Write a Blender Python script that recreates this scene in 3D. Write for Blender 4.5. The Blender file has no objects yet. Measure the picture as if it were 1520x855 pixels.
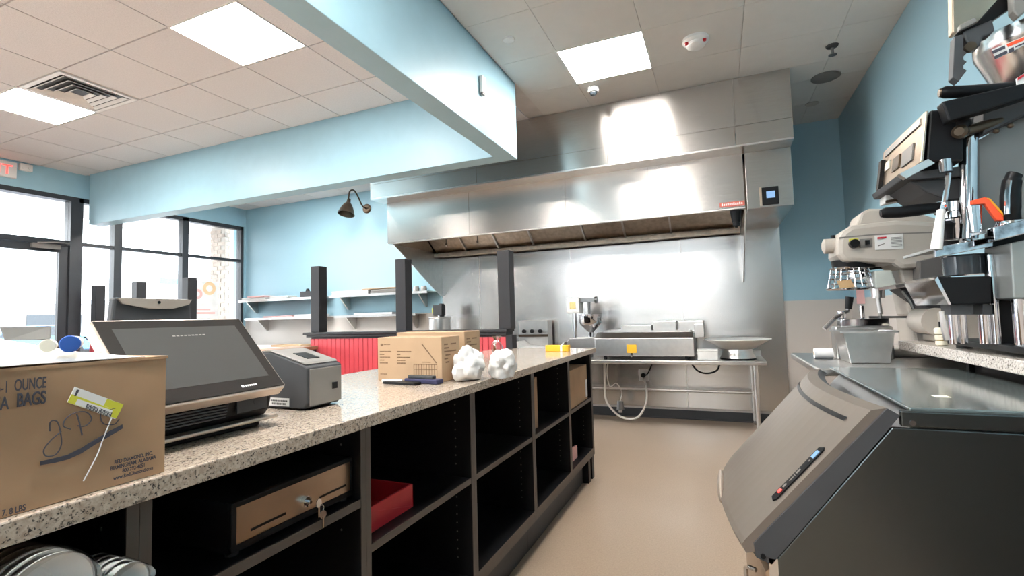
import bpy, bmesh, math, random
from mathutils import Vector, Matrix, noise
random.seed(7)
S = bpy.context.scene
COL = S.collection
PI = math.pi
R = math.radians

# ---------------------------------------------------------------- camera
cam_d = bpy.data.cameras.new('camera')
cam_d.sensor_width = 36.0
cam_d.lens = 727.2 / 1520 * 36.0
cam_d.clip_start = 0.02
cam_o = bpy.data.objects.new('camera', cam_d)
COL.objects.link(cam_o)
yaw, pitch, roll = R(22.888), R(3.39), R(-1.58)
fw = Vector((-math.sin(yaw)*math.cos(pitch), math.cos(yaw)*math.cos(pitch), math.sin(pitch)))
rt = Vector((math.cos(yaw), math.sin(yaw), 0))
up = rt.cross(fw)
rt, up = rt*math.cos(roll) + up*math.sin(roll), -rt*math.sin(roll) + up*math.cos(roll)
M = Matrix((rt, up, -fw)).transposed().to_4x4()
M.translation = Vector((0, 0, 1.25))
cam_o.matrix_world = M
S.camera = cam_o

# ---------------------------------------------------------------- sky, exposure
SKY_STRENGTH = 7.0
PANEL_STRENGTH = 40.0
w = bpy.data.worlds.new('sky'); S.world = w; w.use_nodes = True
nt = w.node_tree
bg = nt.nodes['Background']
bg.inputs['Strength'].default_value = SKY_STRENGTH
tc = nt.nodes.new('ShaderNodeTexCoord')
nz = nt.nodes.new('ShaderNodeTexNoise'); nz.inputs['Scale'].default_value = 2.0
cr = nt.nodes.new('ShaderNodeValToRGB')
cr.color_ramp.elements[0].color = (.80, .88, 1, 1); cr.color_ramp.elements[1].color = (1, 1, 1, 1)
nt.links.new(tc.outputs['Generated'], nz.inputs['Vector'])
nt.links.new(nz.outputs['Fac'], cr.inputs['Fac'])
nt.links.new(cr.outputs['Color'], bg.inputs['Color'])
S.view_settings.view_transform = 'Standard'
S.view_settings.look = 'None'
S.view_settings.exposure = 0.62
S.view_settings.gamma = 1.0
S.view_settings.use_curve_mapping = False
try:
    S.cycles.max_bounces = 10; S.cycles.diffuse_bounces = 6; S.cycles.glossy_bounces = 5
    S.cycles.transparent_max_bounces = 12
    S.cycles.sample_clamp_indirect = 8.0
    S.cycles.caustics_reflective = False; S.cycles.caustics_refractive = False
except Exception:
    pass

# ---------------------------------------------------------------- materials
MATS = {}
def lk(t, a, b): t.links.new(a, b)
def mat(name, col, rough=.5, metal=0., var=None, vscale=8., bump=0., bscale=60., stretch=(1, 1, 1), spec=.5,
        aniso=0., alpha=1., emit=None, trans=0., coat=0., sub=None, wavy=0., wscale=1.5):
    if name in MATS: return MATS[name]
    m = bpy.data.materials.new(name); m.use_nodes = True
    t = m.node_tree; p = t.nodes['Principled BSDF']
    c4 = (*col, 1)
    p.inputs['Base Color'].default_value = c4
    p.inputs['Roughness'].default_value = rough
    p.inputs['Metallic'].default_value = metal
    p.inputs['Specular IOR Level'].default_value = spec
    p.inputs['Alpha'].default_value = alpha
    p.inputs['Transmission Weight'].default_value = trans
    p.inputs['Coat Weight'].default_value = coat
    p.inputs['Coat Roughness'].default_value = .08
    if emit:
        p.inputs['Emission Color'].default_value = (*emit[0], 1); p.inputs['Emission Strength'].default_value = emit[1]
    g = t.nodes.new('ShaderNodeNewGeometry')
    mp = t.nodes.new('ShaderNodeMapping'); mp.inputs['Scale'].default_value = stretch
    lk(t, g.outputs['Position'], mp.inputs['Vector'])
    n = t.nodes.new('ShaderNodeTexNoise'); n.inputs['Scale'].default_value = vscale; n.inputs['Detail'].default_value = 3
    lk(t, mp.outputs['Vector'], n.inputs['Vector'])
    r_ = t.nodes.new('ShaderNodeValToRGB')
    v = var if var is not None else .06
    lo = tuple(x*(1-v) for x in col) if not isinstance(v, tuple) else v
    hi = tuple(min(1, x*(1+v)) for x in col) if not isinstance(v, tuple) else col
    r_.color_ramp.elements[0].position = .3; r_.color_ramp.elements[1].position = .7
    r_.color_ramp.elements[0].color = (*lo, 1); r_.color_ramp.elements[1].color = (*hi, 1)
    lk(t, n.outputs['Fac'], r_.inputs['Fac']); lk(t, r_.outputs['Color'], p.inputs['Base Color'])
    last = None
    if wavy:
        n3 = t.nodes.new('ShaderNodeTexNoise'); n3.inputs['Scale'].default_value = wscale; n3.inputs['Detail'].default_value = 1
        lk(t, g.outputs['Position'], n3.inputs['Vector'])
        b3 = t.nodes.new('ShaderNodeBump'); b3.inputs['Strength'].default_value = 1; b3.inputs['Distance'].default_value = wavy
        lk(t, n3.outputs['Fac'], b3.inputs['Height']); last = b3
    if bump:
        n2 = t.nodes.new('ShaderNodeTexNoise'); n2.inputs['Scale'].default_value = bscale; n2.inputs['Detail'].default_value = 2
        lk(t, mp.outputs['Vector'], n2.inputs['Vector'])
        b = t.nodes.new('ShaderNodeBump'); b.inputs['Strength'].default_value = 1; b.inputs['Distance'].default_value = bump
        lk(t, n2.outputs['Fac'], b.inputs['Height'])
        if last: lk(t, last.outputs['Normal'], b.inputs['Normal'])
        last = b
    if last: lk(t, last.outputs['Normal'], p.inputs['Normal'])
    if aniso:
        p.inputs['Anisotropic'].default_value = aniso
        p.inputs['Anisotropic Rotation'].default_value = .25
        tg = t.nodes.new('ShaderNodeTangent'); tg.direction_type = 'RADIAL'; tg.axis = 'Z'
        lk(t, tg.outputs['Tangent'], p.inputs['Tangent'])
    MATS[name] = m
    return m

def granite(name, base, dark, light, rough=.14):
    m = bpy.data.materials.new(name); m.use_nodes = True; t = m.node_tree; p = t.nodes['Principled BSDF']
    p.inputs['Roughness'].default_value = rough
    g = t.nodes.new('ShaderNodeNewGeometry')
    def ramp(scale, e, detail=4, kind='ShaderNodeTexNoise'):
        n = t.nodes.new(kind); n.inputs['Scale'].default_value = scale
        if kind == 'ShaderNodeTexNoise': n.inputs['Detail'].default_value = detail
        lk(t, g.outputs['Position'], n.inputs['Vector'])
        r_ = t.nodes.new('ShaderNodeValToRGB'); r_.color_ramp.elements[0].position = e[0]; r_.color_ramp.elements[1].position = e[1]
        lk(t, n.outputs[0], r_.inputs['Fac']); return r_
    r1 = ramp(130, (.35, .65))
    r1.color_ramp.elements[0].color = (*base, 1); r1.color_ramp.elements[1].color = (*light, 1)
    r2 = ramp(230, (.56, .66))
    mx = t.nodes.new('ShaderNodeMixRGB'); mx.inputs[2].default_value = (*dark, 1)
    lk(t, r2.outputs['Color'], mx.inputs[0]); lk(t, r1.outputs['Color'], mx.inputs[1])
    r3 = ramp(95, (.60, .68))
    mx2 = t.nodes.new('ShaderNodeMixRGB'); mx2.inputs[2].default_value = (dark[0]*2.6, dark[1]*2.4, dark[2]*2.2, 1)
    lk(t, r3.outputs['Color'], mx2.inputs[0]); lk(t, mx.outputs['Color'], mx2.inputs[1])
    lk(t, mx2.outputs['Color'], p.inputs['Base Color'])
    MATS[name] = m; return m

def split_paint(name, upper, lower, z):   # two paint colours meeting at a height
    m = bpy.data.materials.new(name); m.use_nodes = True; t = m.node_tree; p = t.nodes['Principled BSDF']
    p.inputs['Roughness'].default_value = .42; p.inputs['Specular IOR Level'].default_value = .35
    g = t.nodes.new('ShaderNodeNewGeometry'); s = t.nodes.new('ShaderNodeSeparateXYZ'); lk(t, g.outputs['Position'], s.inputs[0])
    c = t.nodes.new('ShaderNodeMath'); c.operation = 'GREATER_THAN'; c.inputs[1].default_value = z; lk(t, s.outputs['Z'], c.inputs[0])
    mx = t.nodes.new('ShaderNodeMixRGB'); mx.inputs[1].default_value = (*lower, 1); mx.inputs[2].default_value = (*upper, 1)
    lk(t, c.outputs[0], mx.inputs[0]); lk(t, mx.outputs[0], p.inputs['Base Color'])
    MATS[name] = m; return m

BLUE = (.355, .56, .66)
m_blue = mat('blue_wall_paint', BLUE, .42, var=.02, spec=.35)
m_wall = split_paint('blue_over_beige_paint', BLUE, (.62, .57, .53), 1.344)
m_tile = mat('ceiling_tile', (.74, .72, .72), .9, var=.05, vscale=90, bump=.002, bscale=200)
m_tileR = mat('smooth_ceiling_tile', (.67, .64, .605), .8, var=.02)
m_grid = mat('ceiling_grid', (.62, .57, .54), .6)
m_soffit = mat('soffit_paint', BLUE, .38, var=.02, spec=.4)
m_floor = mat('terrazzo_floor', (.402, .303, .222), .28, var=.10, vscale=120, spec=.45, wavy=.002, wscale=2)
m_black = mat('black_frame', (.035, .038, .045), .4)
m_post = mat('black_painted_wood', (.018, .018, .021), .45, var=.1)
m_red = mat('red_paint', (.60, .075, .095), .38, var=.05)
m_steel = mat('brushed_steel', (.56, .53, .50), .24, 1, var=.06, vscale=30, stretch=(.15, .15, 6), bump=.00012, bscale=90, wavy=.006, wscale=1.3, aniso=.85)
m_steelwall = mat('brushed_steel_sheet', (.66, .645, .63), .24, 1, var=.05, vscale=30, stretch=(.15, .15, 6), bump=.00012, bscale=90, wavy=.010, wscale=1.1, aniso=.6)
m_steelS = mat('satin_steel', (.70, .68, .66), .28, 1, var=.05, vscale=20)
m_filter = mat('filter_steel', (.50, .42, .34), .38, 1, var=.15, vscale=20)
m_chrome = mat('chrome', (.62, .62, .64), .07, 1, var=.02)
m_darksteel = mat('dark_steel', (.30, .30, .30), .30, 1, var=.1)
m_granite = granite('tan_granite', (.405, .32, .25), (.06, .054, .05), (.56, .475, .395))
m_granite2 = granite('pale_granite', (.55, .49, .44), (.07, .065, .06), (.80, .74, .68), .2)
m_cab = mat('black_laminate', (.007, .007, .008), .35, var=.1, spec=.3)
m_edge = mat('laminate_edge_floor_tint', (.085, .070, .060), .45, var=.1)  # brown-grey is the floor's reflection, put into the edge colour
m_card = mat('cardboard', (.42, .26, .15), .75, var=.10, vscale=7, bump=.0006, bscale=30)
m_cardL = mat('light_cardboard', (.45, .305, .185), .75, var=.06, vscale=7)
m_ink = mat('dark_ink', (.06, .06, .08), .8)
m_inkB = mat('brown_ink', (.20, .12, .07), .8)
m_white = mat('white_plastic', (.80, .79, .77), .4)
m_whitepaper = mat('white_paper', (.86, .85, .84), .6)
m_yellow = mat('yellow_plastic', (.90, .48, .02), .45)
m_lime = mat('lime_print', (.70, .68, .06), .5)
m_bluecap = mat('blue_plastic', (.02, .10, .42), .35)
m_redplastic = mat('red_plastic', (.55, .02, .03), .4)
m_blackp = mat('black_plastic', (.008, .008, .009), .40, var=.1, spec=.18)
m_rubber = mat('rubber', (.02, .02, .02), .7)
m_satin = mat('satin_hopper_steel', (.68, .65, .62), .20, 1, var=.04)
m_bag = mat('white_bag_film', (.74, .72, .70), .45, var=.04, vscale=30)
m_dgrey = mat('dark_grey_plastic', (.058, .060, .064), .5, var=.08, spec=.3)
m_greyp = mat('grey_plastic', (.22, .205, .19), .45, var=.05)
m_beige = mat('beige_enamel', (.50, .45, .395), .38, var=.04)
m_tan = mat('tan_and_floor_tint_steel', (.55, .44, .34), .28, 1, var=.08)  # tan steel; on espresso panel and hopper plate a painted floor reflection
m_bronze = mat('bronze_metal', (.09, .065, .045), .32, .8, var=.2)
m_screen = mat('dark_glass_screen', (.07, .07, .068), .10, var=.02, coat=.5)
m_bezel = mat('screen_bezel', (.03, .027, .026), .12)
m_champ = mat('champagne_trim', (.60, .50, .42), .3, .7)
m_iceside = mat('dark_side_panel', (.105, .115, .115), .25, .9, var=.06, vscale=3, bump=.0001, bscale=60)
m_icedoor = mat('bronze_door_plastic', (.18, .151, .128), .40, .3, var=.04)
m_icetop = mat('grey_green_top', (.20, .235, .235), .12, .55, var=.03)
m_plate = mat('panel_light', (1, .98, .94), .4, emit=((1, .965, .92), PANEL_STRENGTH))
m_bulb = mat('red_letters', (1, .05, .04), .4, emit=((1, .06, .05), 1.6))
m_blue_scr = mat('blue_display', (.08, .16, .3), .3, emit=((.38, .62, .95), .42))
m_wire = mat('white_cord', (.66, .62, .58), .5)
m_wood = mat('brown_wood', (.34, .20, .12), .35, var=.2, vscale=20, stretch=(8, 1, 8))
m_asph = mat('asphalt', (.30, .30, .31), .9, var=.1, vscale=3)
m_conc = mat('concrete', (.55, .53, .50), .9, var=.08)
m_brick = mat('brick', (.50, .41, .35), .85, var=.25, vscale=10)
m_mort = mat('mortar', (.55, .50, .45), .9)
m_orange = mat('orange_plastic', (.95, .10, .03), .35)
m_amber = mat('amber_plastic', (.90, .42, .03), .35)
m_ivory = mat('ivory_plastic', (.80, .74, .60), .45)
m_gold = mat('gold_metal', (.72, .55, .25), .25, 1)
m_pink = mat('pink_print', (.85, .50, .48), .6)
m_donut = mat('donut_print', (.85, .60, .36), .6)
m_cblue = mat('blue_car_paint', (.10, .22, .48), .25)
m_csilver = mat('silver_car_paint', (.50, .52, .55), .25, .5)
m_glassdark = mat('tinted_glass', (.04, .05, .06), .08)
m_base = mat('black_cove_base', (.035, .038, .042), .5)
m_enamel = mat('white_enamel', (.90, .89, .87), .35)
m_foam = mat('white_foam', (.82, .83, .83), .55)

def clear(name, tint, gloss, rough=.05):  # thin clear film or glass: mostly see-through, some gloss
    m = bpy.data.materials.new(name); m.use_nodes = True; t = m.node_tree
    t.nodes.remove(t.nodes['Principled BSDF'])
    out = t.nodes['Material Output']
    a = t.nodes.new('ShaderNodeBsdfTransparent'); a.inputs[0].default_value = (*tint, 1)
    b = t.nodes.new('ShaderNodeBsdfGlossy'); b.inputs['Roughness'].default_value = rough
    f = t.nodes.new('ShaderNodeFresnel'); f.inputs[0].default_value = 1.45
    q = t.nodes.new('ShaderNodeMath'); q.operation = 'MULTIPLY'; q.inputs[1].default_value = gloss; q.use_clamp = True
    x = t.nodes.new('ShaderNodeMixShader')
    lk(t, f.outputs[0], q.inputs[0]); lk(t, q.outputs[0], x.inputs[0]); lk(t, a.outputs[0], x.inputs[1]); lk(t, b.outputs[0], x.inputs[2])
    lk(t, x.outputs[0], out.inputs['Surface'])
    MATS[name] = m; return m
m_glass = clear('window_glass', (.97, .985, .98), .9, .0)
m_film = clear('clear_plastic_film', (.90, .92, .91), 2.2, .12)

# ---------------------------------------------------------------- mesh helpers
class MB:
    def __init__(s): s.v = []; s.f = []; s.sm = []
    def add(s, v, f, smooth=False):
        o = len(s.v); s.v += [tuple(x) for x in v]; s.f += [tuple(i+o for i in q) for q in f]; s.sm += [smooth]*len(f); return s
    def box(s, x0, x1, y0, y1, z0, z1):
        v = [(x, y, z) for z in (z0, z1) for y in (y0, y1) for x in (x0, x1)]
        return s.add(v, [(0, 2, 3, 1), (4, 5, 7, 6), (0, 1, 5, 4), (2, 6, 7, 3), (0, 4, 6, 2), (1, 3, 7, 5)])
    def cyl(s, p0, p1, r0, r1=None, n=16, cap=True):
        r1 = r0 if r1 is None else r1
        p0, p1 = Vector(p0), Vector(p1); d = (p1-p0).normalized()
        a = d.orthogonal().normalized(); b = d.cross(a)
        v = []
        for p, r in ((p0, r0), (p1, r1)):
            for k in range(n):
                t = 2*PI*k/n; v.append(p + (a*math.cos(t)+b*math.sin(t))*r)
        s.add(v, [(k, (k+1) % n, n+(k+1) % n, n+k) for k in range(n)], True)
        if cap:
            s.add(v[:n], [tuple(range(n))[::-1]]); s.add(v[n:], [tuple(range(n))])
        return s
    def lathe(s, prof, c=(0, 0, 0), d=(0, 0, 1), n=24, cap=True, sy=1.):
        c = Vector(c); d = Vector(d).normalized()
        a = Vector((1, 0, 0)) if abs(d.z) > .9 else d.orthogonal().normalized(); b = d.cross(a)
        v = []
        for r, h in prof:
            for k in range(n):
                t = 2*PI*k/n; v.append(c + d*h + (a*math.cos(t) + b*math.sin(t)*sy)*r)
        f = []
        for j in range(len(prof)-1):
            for k in range(n): f.append((j*n+k, j*n+(k+1) % n, (j+1)*n+(k+1) % n, (j+1)*n+k))
        s.add(v, f, True)
        if cap:
            s.add(v[:n], [tuple(range(n))[::-1]]); s.add(v[-n:], [tuple(range(n))])
        return s
    def tube(s, pts, r, n=8, cap=True):
        P = [Vector(p) for p in pts]; v = []; a = None
        for i, p in enumerate(P):
            d = ((P[min(i+1, len(P)-1)] - P[max(i-1, 0)])).normalized()
            a = d.orthogonal().normalized() if a is None else (a - d*a.dot(d)).normalized()
            b = d.cross(a); rr = r[i] if isinstance(r, (list, tuple)) else r
            for k in range(n):
                t = 2*PI*k/n; v.append(p + (a*math.cos(t)+b*math.sin(t))*rr)
        s.add(v, [(j*n+k, j*n+(k+1) % n, (j+1)*n+(k+1) % n, (j+1)*n+k) for j in range(len(P)-1) for k in range(n)], True)
        if cap: s.add(v[:n], [tuple(range(n))[::-1]]); s.add(v[-n:], [tuple(range(n))])
        return s
    def prism(s, poly, ax, a, b):   # polygon in the two other axes, extruded along axis ax from a to b
        def P(q, t): return {'x': (t, q[0], q[1]), 'y': (q[0], t, q[1]), 'z': (q[0], q[1], t)}[ax]
        n = len(poly); v = [P(q, a) for q in poly] + [P(q, b) for q in poly]
        return s.add(v, [tuple(range(n))[::-1], tuple(range(n, 2*n))] + [(k, (k+1) % n, n+(k+1) % n, n+k) for k in range(n)])
    def sphere(s, c, r, n=14, m=9, sc=(1, 1, 1), wob=0, seed=0, freq=8):
        v = []; c = Vector(c)
        for j in range(m+1):
            th = PI*j/m
            for k in range(n):
                ph = 2*PI*k/n; q = Vector((math.sin(th)*math.cos(ph)*sc[0], math.sin(th)*math.sin(ph)*sc[1], math.cos(th)*sc[2]))*r
                if wob: q = q*(1 + wob*noise.noise(q*freq + Vector((seed, seed*.7, 0))))
                v.append(c+q)
        return s.add(v, [(j*n+k, (j+1)*n+k, (j+1)*n+(k+1) % n, j*n+(k+1) % n) for j in range(m) for k in range(n)], True)
    def xf(s, mtx):
        s.v = [tuple(mtx @ Vector(p)) for p in s.v]; return s

ORG = {}
def mesh_of(name, mb, mt, off=Vector((0, 0, 0))):
    me = bpy.data.meshes.new(name)
    me.from_pydata([Vector(p) - off for p in mb.v], [], mb.f); me.update()
    bm = bmesh.new(); bm.from_mesh(me); bmesh.ops.remove_doubles(bm, verts=bm.verts, dist=1e-6)
    bmesh.ops.recalc_face_normals(bm, faces=bm.faces); bm.to_mesh(me); bm.free()
    me.materials.append(mt)
    return me
def build(name, mb, mt, parent=None, bevel=0, smooth=True):
    """links the collected shapes as ONE mesh object; a child keeps its place in the room"""
    xs, ys, zs = zip(*mb.v)
    org = Vector(((min(xs)+max(xs))/2, (min(ys)+max(ys))/2, min(zs)))
    me = mesh_of(name, mb, mt, org)
    o = bpy.data.objects.new(name, me); COL.objects.link(o)
    ORG[o.name] = org
    if parent is not None:
        o.parent = parent; o.location = org - ORG[parent.name]
    else: o.location = org
    if any(mb.sm):
        for p in me.polygons: p.use_smooth = True
        try: me.set_sharp_from_angle(angle=R(35))
        except Exception: pass
    if bevel:
        b = o.modifiers.new('bevel', 'BEVEL'); b.width = bevel; b.segments = 2; b.limit_method = 'ANGLE'; b.angle_limit = R(40)
    return o
def tag(o, label, cat, group=None, kind=None):
    if label: o['label'] = label
    if cat: o['category'] = cat
    if group: o['group'] = group
    if kind: o['kind'] = kind
    return o
def thing(name, label, cat, loc, group=None, rz=0):
    o = bpy.data.objects.new(name, None); COL.objects.link(o); o.empty_display_size = .1
    o.location = loc; o.rotation_euler = (0, 0, rz); ORG[o.name] = Vector(loc)
    return tag(o, label, cat, group)
def struct(name, mb, mt, parent=None, bevel=0, label=None):
    o = build(name, mb, mt, parent, bevel)
    if parent is None:
        o['kind'] = 'structure'
        if label: o['label'] = label
    return o
def turn(o, rz=0, rx=0, ry=0): o.rotation_euler = (rx, ry, rz)
def copies(o, loc, rz=None, label=None, group=None):
    c = o.copy(); COL.objects.link(c); c.location = loc; ORG[c.name] = Vector(loc)
    if rz is not None: c.rotation_euler = (0, 0, rz)
    if label: c['label'] = label
    if group: c['group'] = group
    for ch in list(o.children):
        d = ch.copy(); COL.objects.link(d); d.parent = c
        for g in list(ch.children):
            e = g.copy(); COL.objects.link(e); e.parent = d
    return c
def text(name, body, size, mt, parent, origin, xdir, ydir, depth=.0004, align='LEFT', squash=1., shear=0., bold=0.):
    cu = bpy.data.curves.new(name, 'FONT'); cu.body = body; cu.size = size; cu.extrude = depth; cu.align_x = align; cu.shear = shear; cu.offset = bold
    tmp = bpy.data.objects.new(name, cu); COL.objects.link(tmp)
    dg = bpy.context.evaluated_depsgraph_get(); dg.update()
    me = bpy.data.meshes.new_from_object(tmp.evaluated_get(dg))
    bpy.data.objects.remove(tmp)
    X = Vector(xdir).normalized(); Y = Vector(ydir).normalized(); Z = X.cross(Y)
    mt4 = Matrix((X*squash, Y, Z)).transposed().to_4x4()
    me.transform(mt4); me.materials.clear(); me.materials.append(mt)
    o = bpy.data.objects.new(name, me); COL.objects.link(o)
    o.parent = parent; o.location = Vector(origin) - ORG[parent.name]; ORG[o.name] = Vector(origin)
    return o
def arc(c, r, a0, a1, n, plane='xz'):
    out = []
    for i in range(n+1):
        t = R(a0 + (a1-a0)*i/n); u, v = r*math.cos(t), r*math.sin(t)
        out.append((c[0]+u, c[1], c[2]+v) if plane == 'xz' else (c[0], c[1]+u, c[2]+v) if plane == 'yz' else (c[0]+u, c[1]+v, c[2]))
    return out
def spline(pts, n=6):   # smooth path through points
    P = [Vector(p) for p in pts]; out = []
    for i in range(len(P)-1):
        a, b, c, d = P[max(i-1, 0)], P[i], P[i+1], P[min(i+2, len(P)-1)]
        for k in range(n):
            t = k/n
            out.append(.5*((2*b) + (c-a)*t + (2*a-5*b+4*c-d)*t*t + (3*b-a-3*c+d)*t**3))
    out.append(P[-1]); return out

# ================================================================ THE ROOM
XW, XR, YB, YF, ZC = -7.75, 1.28, 6.17, -4.0, 3.30
struct('floor', MB().box(XW, XR, YF, YB, -.1, 0), m_floor, label='tan speckled floor of the shop')

# ceiling with its tiles
ceil = struct('ceiling', MB().box(XW-.1, XR+.1, YF-.1, YB+.1, ZC+.012, ZC+.12), m_grid, label='suspended tile ceiling')
LX = [-7.75] + [-2.07 - .66*k for k in range(8, -1, -1)] + [-1.735]
LY = [-4.0] + [1.51 - .585*k for k in range(9, -1, -1)] + [2.095, 2.68, 3.265, 3.755]
RX = [-1.56, -1.07, -.425, .25, .92, 1.28]
RY = [-4.0] + [.635 - .585*k for k in range(7, -1, -1)] + [1.22, 1.805, 2.39, 2.975, 3.56, 4.145, 4.665]
BY = [3.925, 4.42, 5.005, 5.59, 6.17]
LIGHTS = [(-3.38, -2.74, 2.10, 2.66, 'left'), (-6.02, -5.37, 2.10, 2.66, 'left'), (-3.38, -2.74, -.82, -.26, 'left'), (-6.02, -5.37, -.82, -.26, 'left'),
          (-1.065, -.43, 3.565, 4.14, 'right'), (-1.065, -.43, .64, 1.215, 'right'), (-1.065, -.43, -1.70, -1.125, 'right'),
          (-3.38, -2.74, -3.1, -2.55, 'left'),
          (-6.02, -5.40, 4.43, 4.995, 'left'), (-4.70, -4.08, 4.43, 4.995, 'left')]
VENT = (-5.35, -4.74, 2.10, 2.675)
def blocked(x0, x1, y0, y1):
    cx, cy = (x0+x1)/2, (y0+y1)/2
    return any(a-.12 < cx < b+.12 and c-.12 < cy < d+.12 for a, b, c, d, *_ in LIGHTS+[VENT])
tile_cache = {}
def tiles(xs, ys, mt, gap):
    for i in range(len(xs)-1):
        for j in range(len(ys)-1):
            x0, x1, y0, y1 = xs[i], xs[i+1], ys[j], ys[j+1]
            if blocked(x0, x1, y0, y1): continue
            key = (round(x1-x0, 3), round(y1-y0, 3), mt.name)
            if key not in tile_cache:
                hx, hy = (x1-x0)/2-gap, (y1-y0)/2-gap
                tile_cache[key] = mesh_of('ceiling_tile', MB().box(-hx, hx, -hy, hy, 0, .014), mt)
            o = bpy.data.objects.new('ceiling_tile', tile_cache[key]); COL.objects.link(o)
            o.parent = ceil; o.location = Vector(((x0+x1)/2, (y0+y1)/2, ZC)) - ORG[ceil.name]
tiles(LX, LY, m_tile, .006)
tiles(LX, BY, m_tile, .006)
tiles(RX, RY, m_tileR, .0014)
tiles(RX[3:], [4.665, 5.005, 5.59, 6.17], m_tileR, .0014)

# walls
wb = struct('wall_back', MB().box(XW-.3, XR+.3, YB, YB+.15, 0, ZC+.1), m_wall, label='back wall, pale blue above beige')
struct('wall_right', MB().box(XR, XR+.15, YF, YB, 0, ZC+.1), m_wall, label='right wall, pale blue above beige')
struct('wall_front', MB().box(XW-.3, XR+.3, YF-.15, YF, 0, 2.15).box(XW-.3, XR+.3, YF-.15, YF, 2.80, ZC+.1).box(XW-.3, -5.2, YF-.15, YF, 2.15, 2.80).box(.4, XR+.3, YF-.15, YF, 2.15, 2.80), m_wall, label='wall behind the camera')
wl = MB().box(XW-.2, XW, YF, YB, 2.985, ZC+.1).box(XW-.2, XW, 6.135, YB, 0, 2.985).box(XW-.2, XW, YF, -3.4, 0, 2.985)
struct('wall_left', wl, m_blue, label='blue wall above the storefront windows')
for k, (x0, x1) in enumerate([(-3.70, -3.092), (-3.088, -1.76), (-1.756, -.397), (-.393, .655)]):
    o = build('steel_panel', MB().box(x0, x1, YB-.018, YB-.001, .13, 2.75), m_steelwall, wb, .002)
build('steel_seam', MB().box(-3.094, -3.086, YB-.021, YB-.001, .13, 2.75).box(-.40, -.39, YB-.022, YB-.001, .13, 2.75)
      .box(-1.762, -1.754, YB-.020, YB-.001, .13, 2.75), m_steelS, wb)
struct('baseboard_back', MB().box(XW, .655, YB-.03, YB-.019, 0, .105).box(XW, .655, YB-.045, YB-.02, 0, .012), m_base)
struct('baseboard_right', MB().box(XR-.012, XR, 2.3, YB-.03, 0, .105), m_base)
# L-shaped soffit beam dropped from the ceiling
poly = [(-1.73, YF), (-1.57, YF), (-1.57, 3.92), (-7.67, 3.92), (-7.67, 3.757), (-1.73, 3.757)]
struct('trim_1', MB().prism(poly, 'z', 2.628, ZC+.01), m_soffit, bevel=.004, label='pale blue L shaped soffit beam hanging from the ceiling')

# storefront windows on the left wall
def window(n, y0, y1, tz=2.375, sill=.12):
    fr = MB()
    fr.box(XW-.12, XW-.01, y0, y0+.05, 0, 2.985).box(XW-.12, XW-.01, y1-.05, y1, 0, 2.985)
    fr.box(XW-.12, XW-.01, y0, y1, 2.925, 2.985).box(XW-.12, XW-.01, y0, y1, 0, sill)
    fr.box(XW-.11, XW-.02, y0, y1, tz-.022, tz+.022)
    o = struct('window_%d' % n, fr, m_black, label='black framed storefront window')
    build('pane', MB().box(XW-.068, XW-.062, y0+.05, y1-.05, sill, tz-.022), m_glass, o)
    build('pane', MB().box(XW-.068, XW-.062, y0+.05, y1-.05, tz+.022, 2.925), m_glass, o)
ys = [3.69, 4.16, 5.105, 6.13]
for k in range(3): window(k+1, ys[k], ys[k+1])
window(4, 1.40, 2.56); window(5, .2, 1.40); window(6, -1.0, .2); window(7, -2.2, -1.0); window(8, -3.4, -2.2)
d = struct('door_1', MB().box(XW-.14, XW+.0, 3.60, 3.688, 0, 2.985).box(XW-.14, XW, 2.562, 2.64, 0, 2.985)
           .box(XW-.14, XW, 2.64, 3.60, 2.925, 2.985).box(XW-.14, XW, 2.64, 3.60, 2.335, 2.40), m_black, label='black framed glass shop door with transom')
build('door_leaf', MB().box(XW-.09, XW-.03, 3.50, 3.597, .01, 2.33).box(XW-.09, XW-.03, 2.645, 2.74, .01, 2.33)
      .box(XW-.09, XW-.03, 2.74, 3.50, 2.24, 2.33).box(XW-.09, XW-.03, 2.74, 3.50, .01, .25), m_black, d)
build('pane', MB().box(XW-.065, XW-.059, 2.74, 3.50, .25, 2.24), m_glass, d)
build('transom_pane', MB().box(XW-.065, XW-.059, 2.64, 3.60, 2.40, 2.925), m_glass, d)
build('door_closer', MB().box(XW+.0, XW+.05, 3.2, 3.48, 2.27, 2.325).tube([(XW+.04, 3.25, 2.33), (XW+.14, 3.42, 2.345), (XW+.02, 3.58, 2.36)], .009), m_greyp, d)
build('push_bar', MB().cyl((XW+.01, 2.75, 1.05), (XW+.01, 3.5, 1.05), .016).box(XW-.03, XW+.01, 2.78, 2.80, 1.04, 1.06).box(XW-.03, XW+.01, 3.44, 3.46, 1.04, 1.06), m_greyp, d)

for k in range(4):      # high windows of the front wall, behind the camera
    a = -5.2+k*1.4; b = a+1.4
    o = struct('window_%d' % (9+k), MB().box(a, a+.05, YF-.10, YF, 2.15, 2.80).box(b-.05, b, YF-.10, YF, 2.15, 2.80).box(a+.05, b-.05, YF-.10, YF, 2.15, 2.20).box(a+.05, b-.05, YF-.10, YF, 2.74, 2.80), m_black, label='high black framed window behind the camera')
    build('pane', MB().box(a+.05, b-.05, YF-.055, YF-.049, 2.20, 2.74), m_glass, o)

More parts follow.
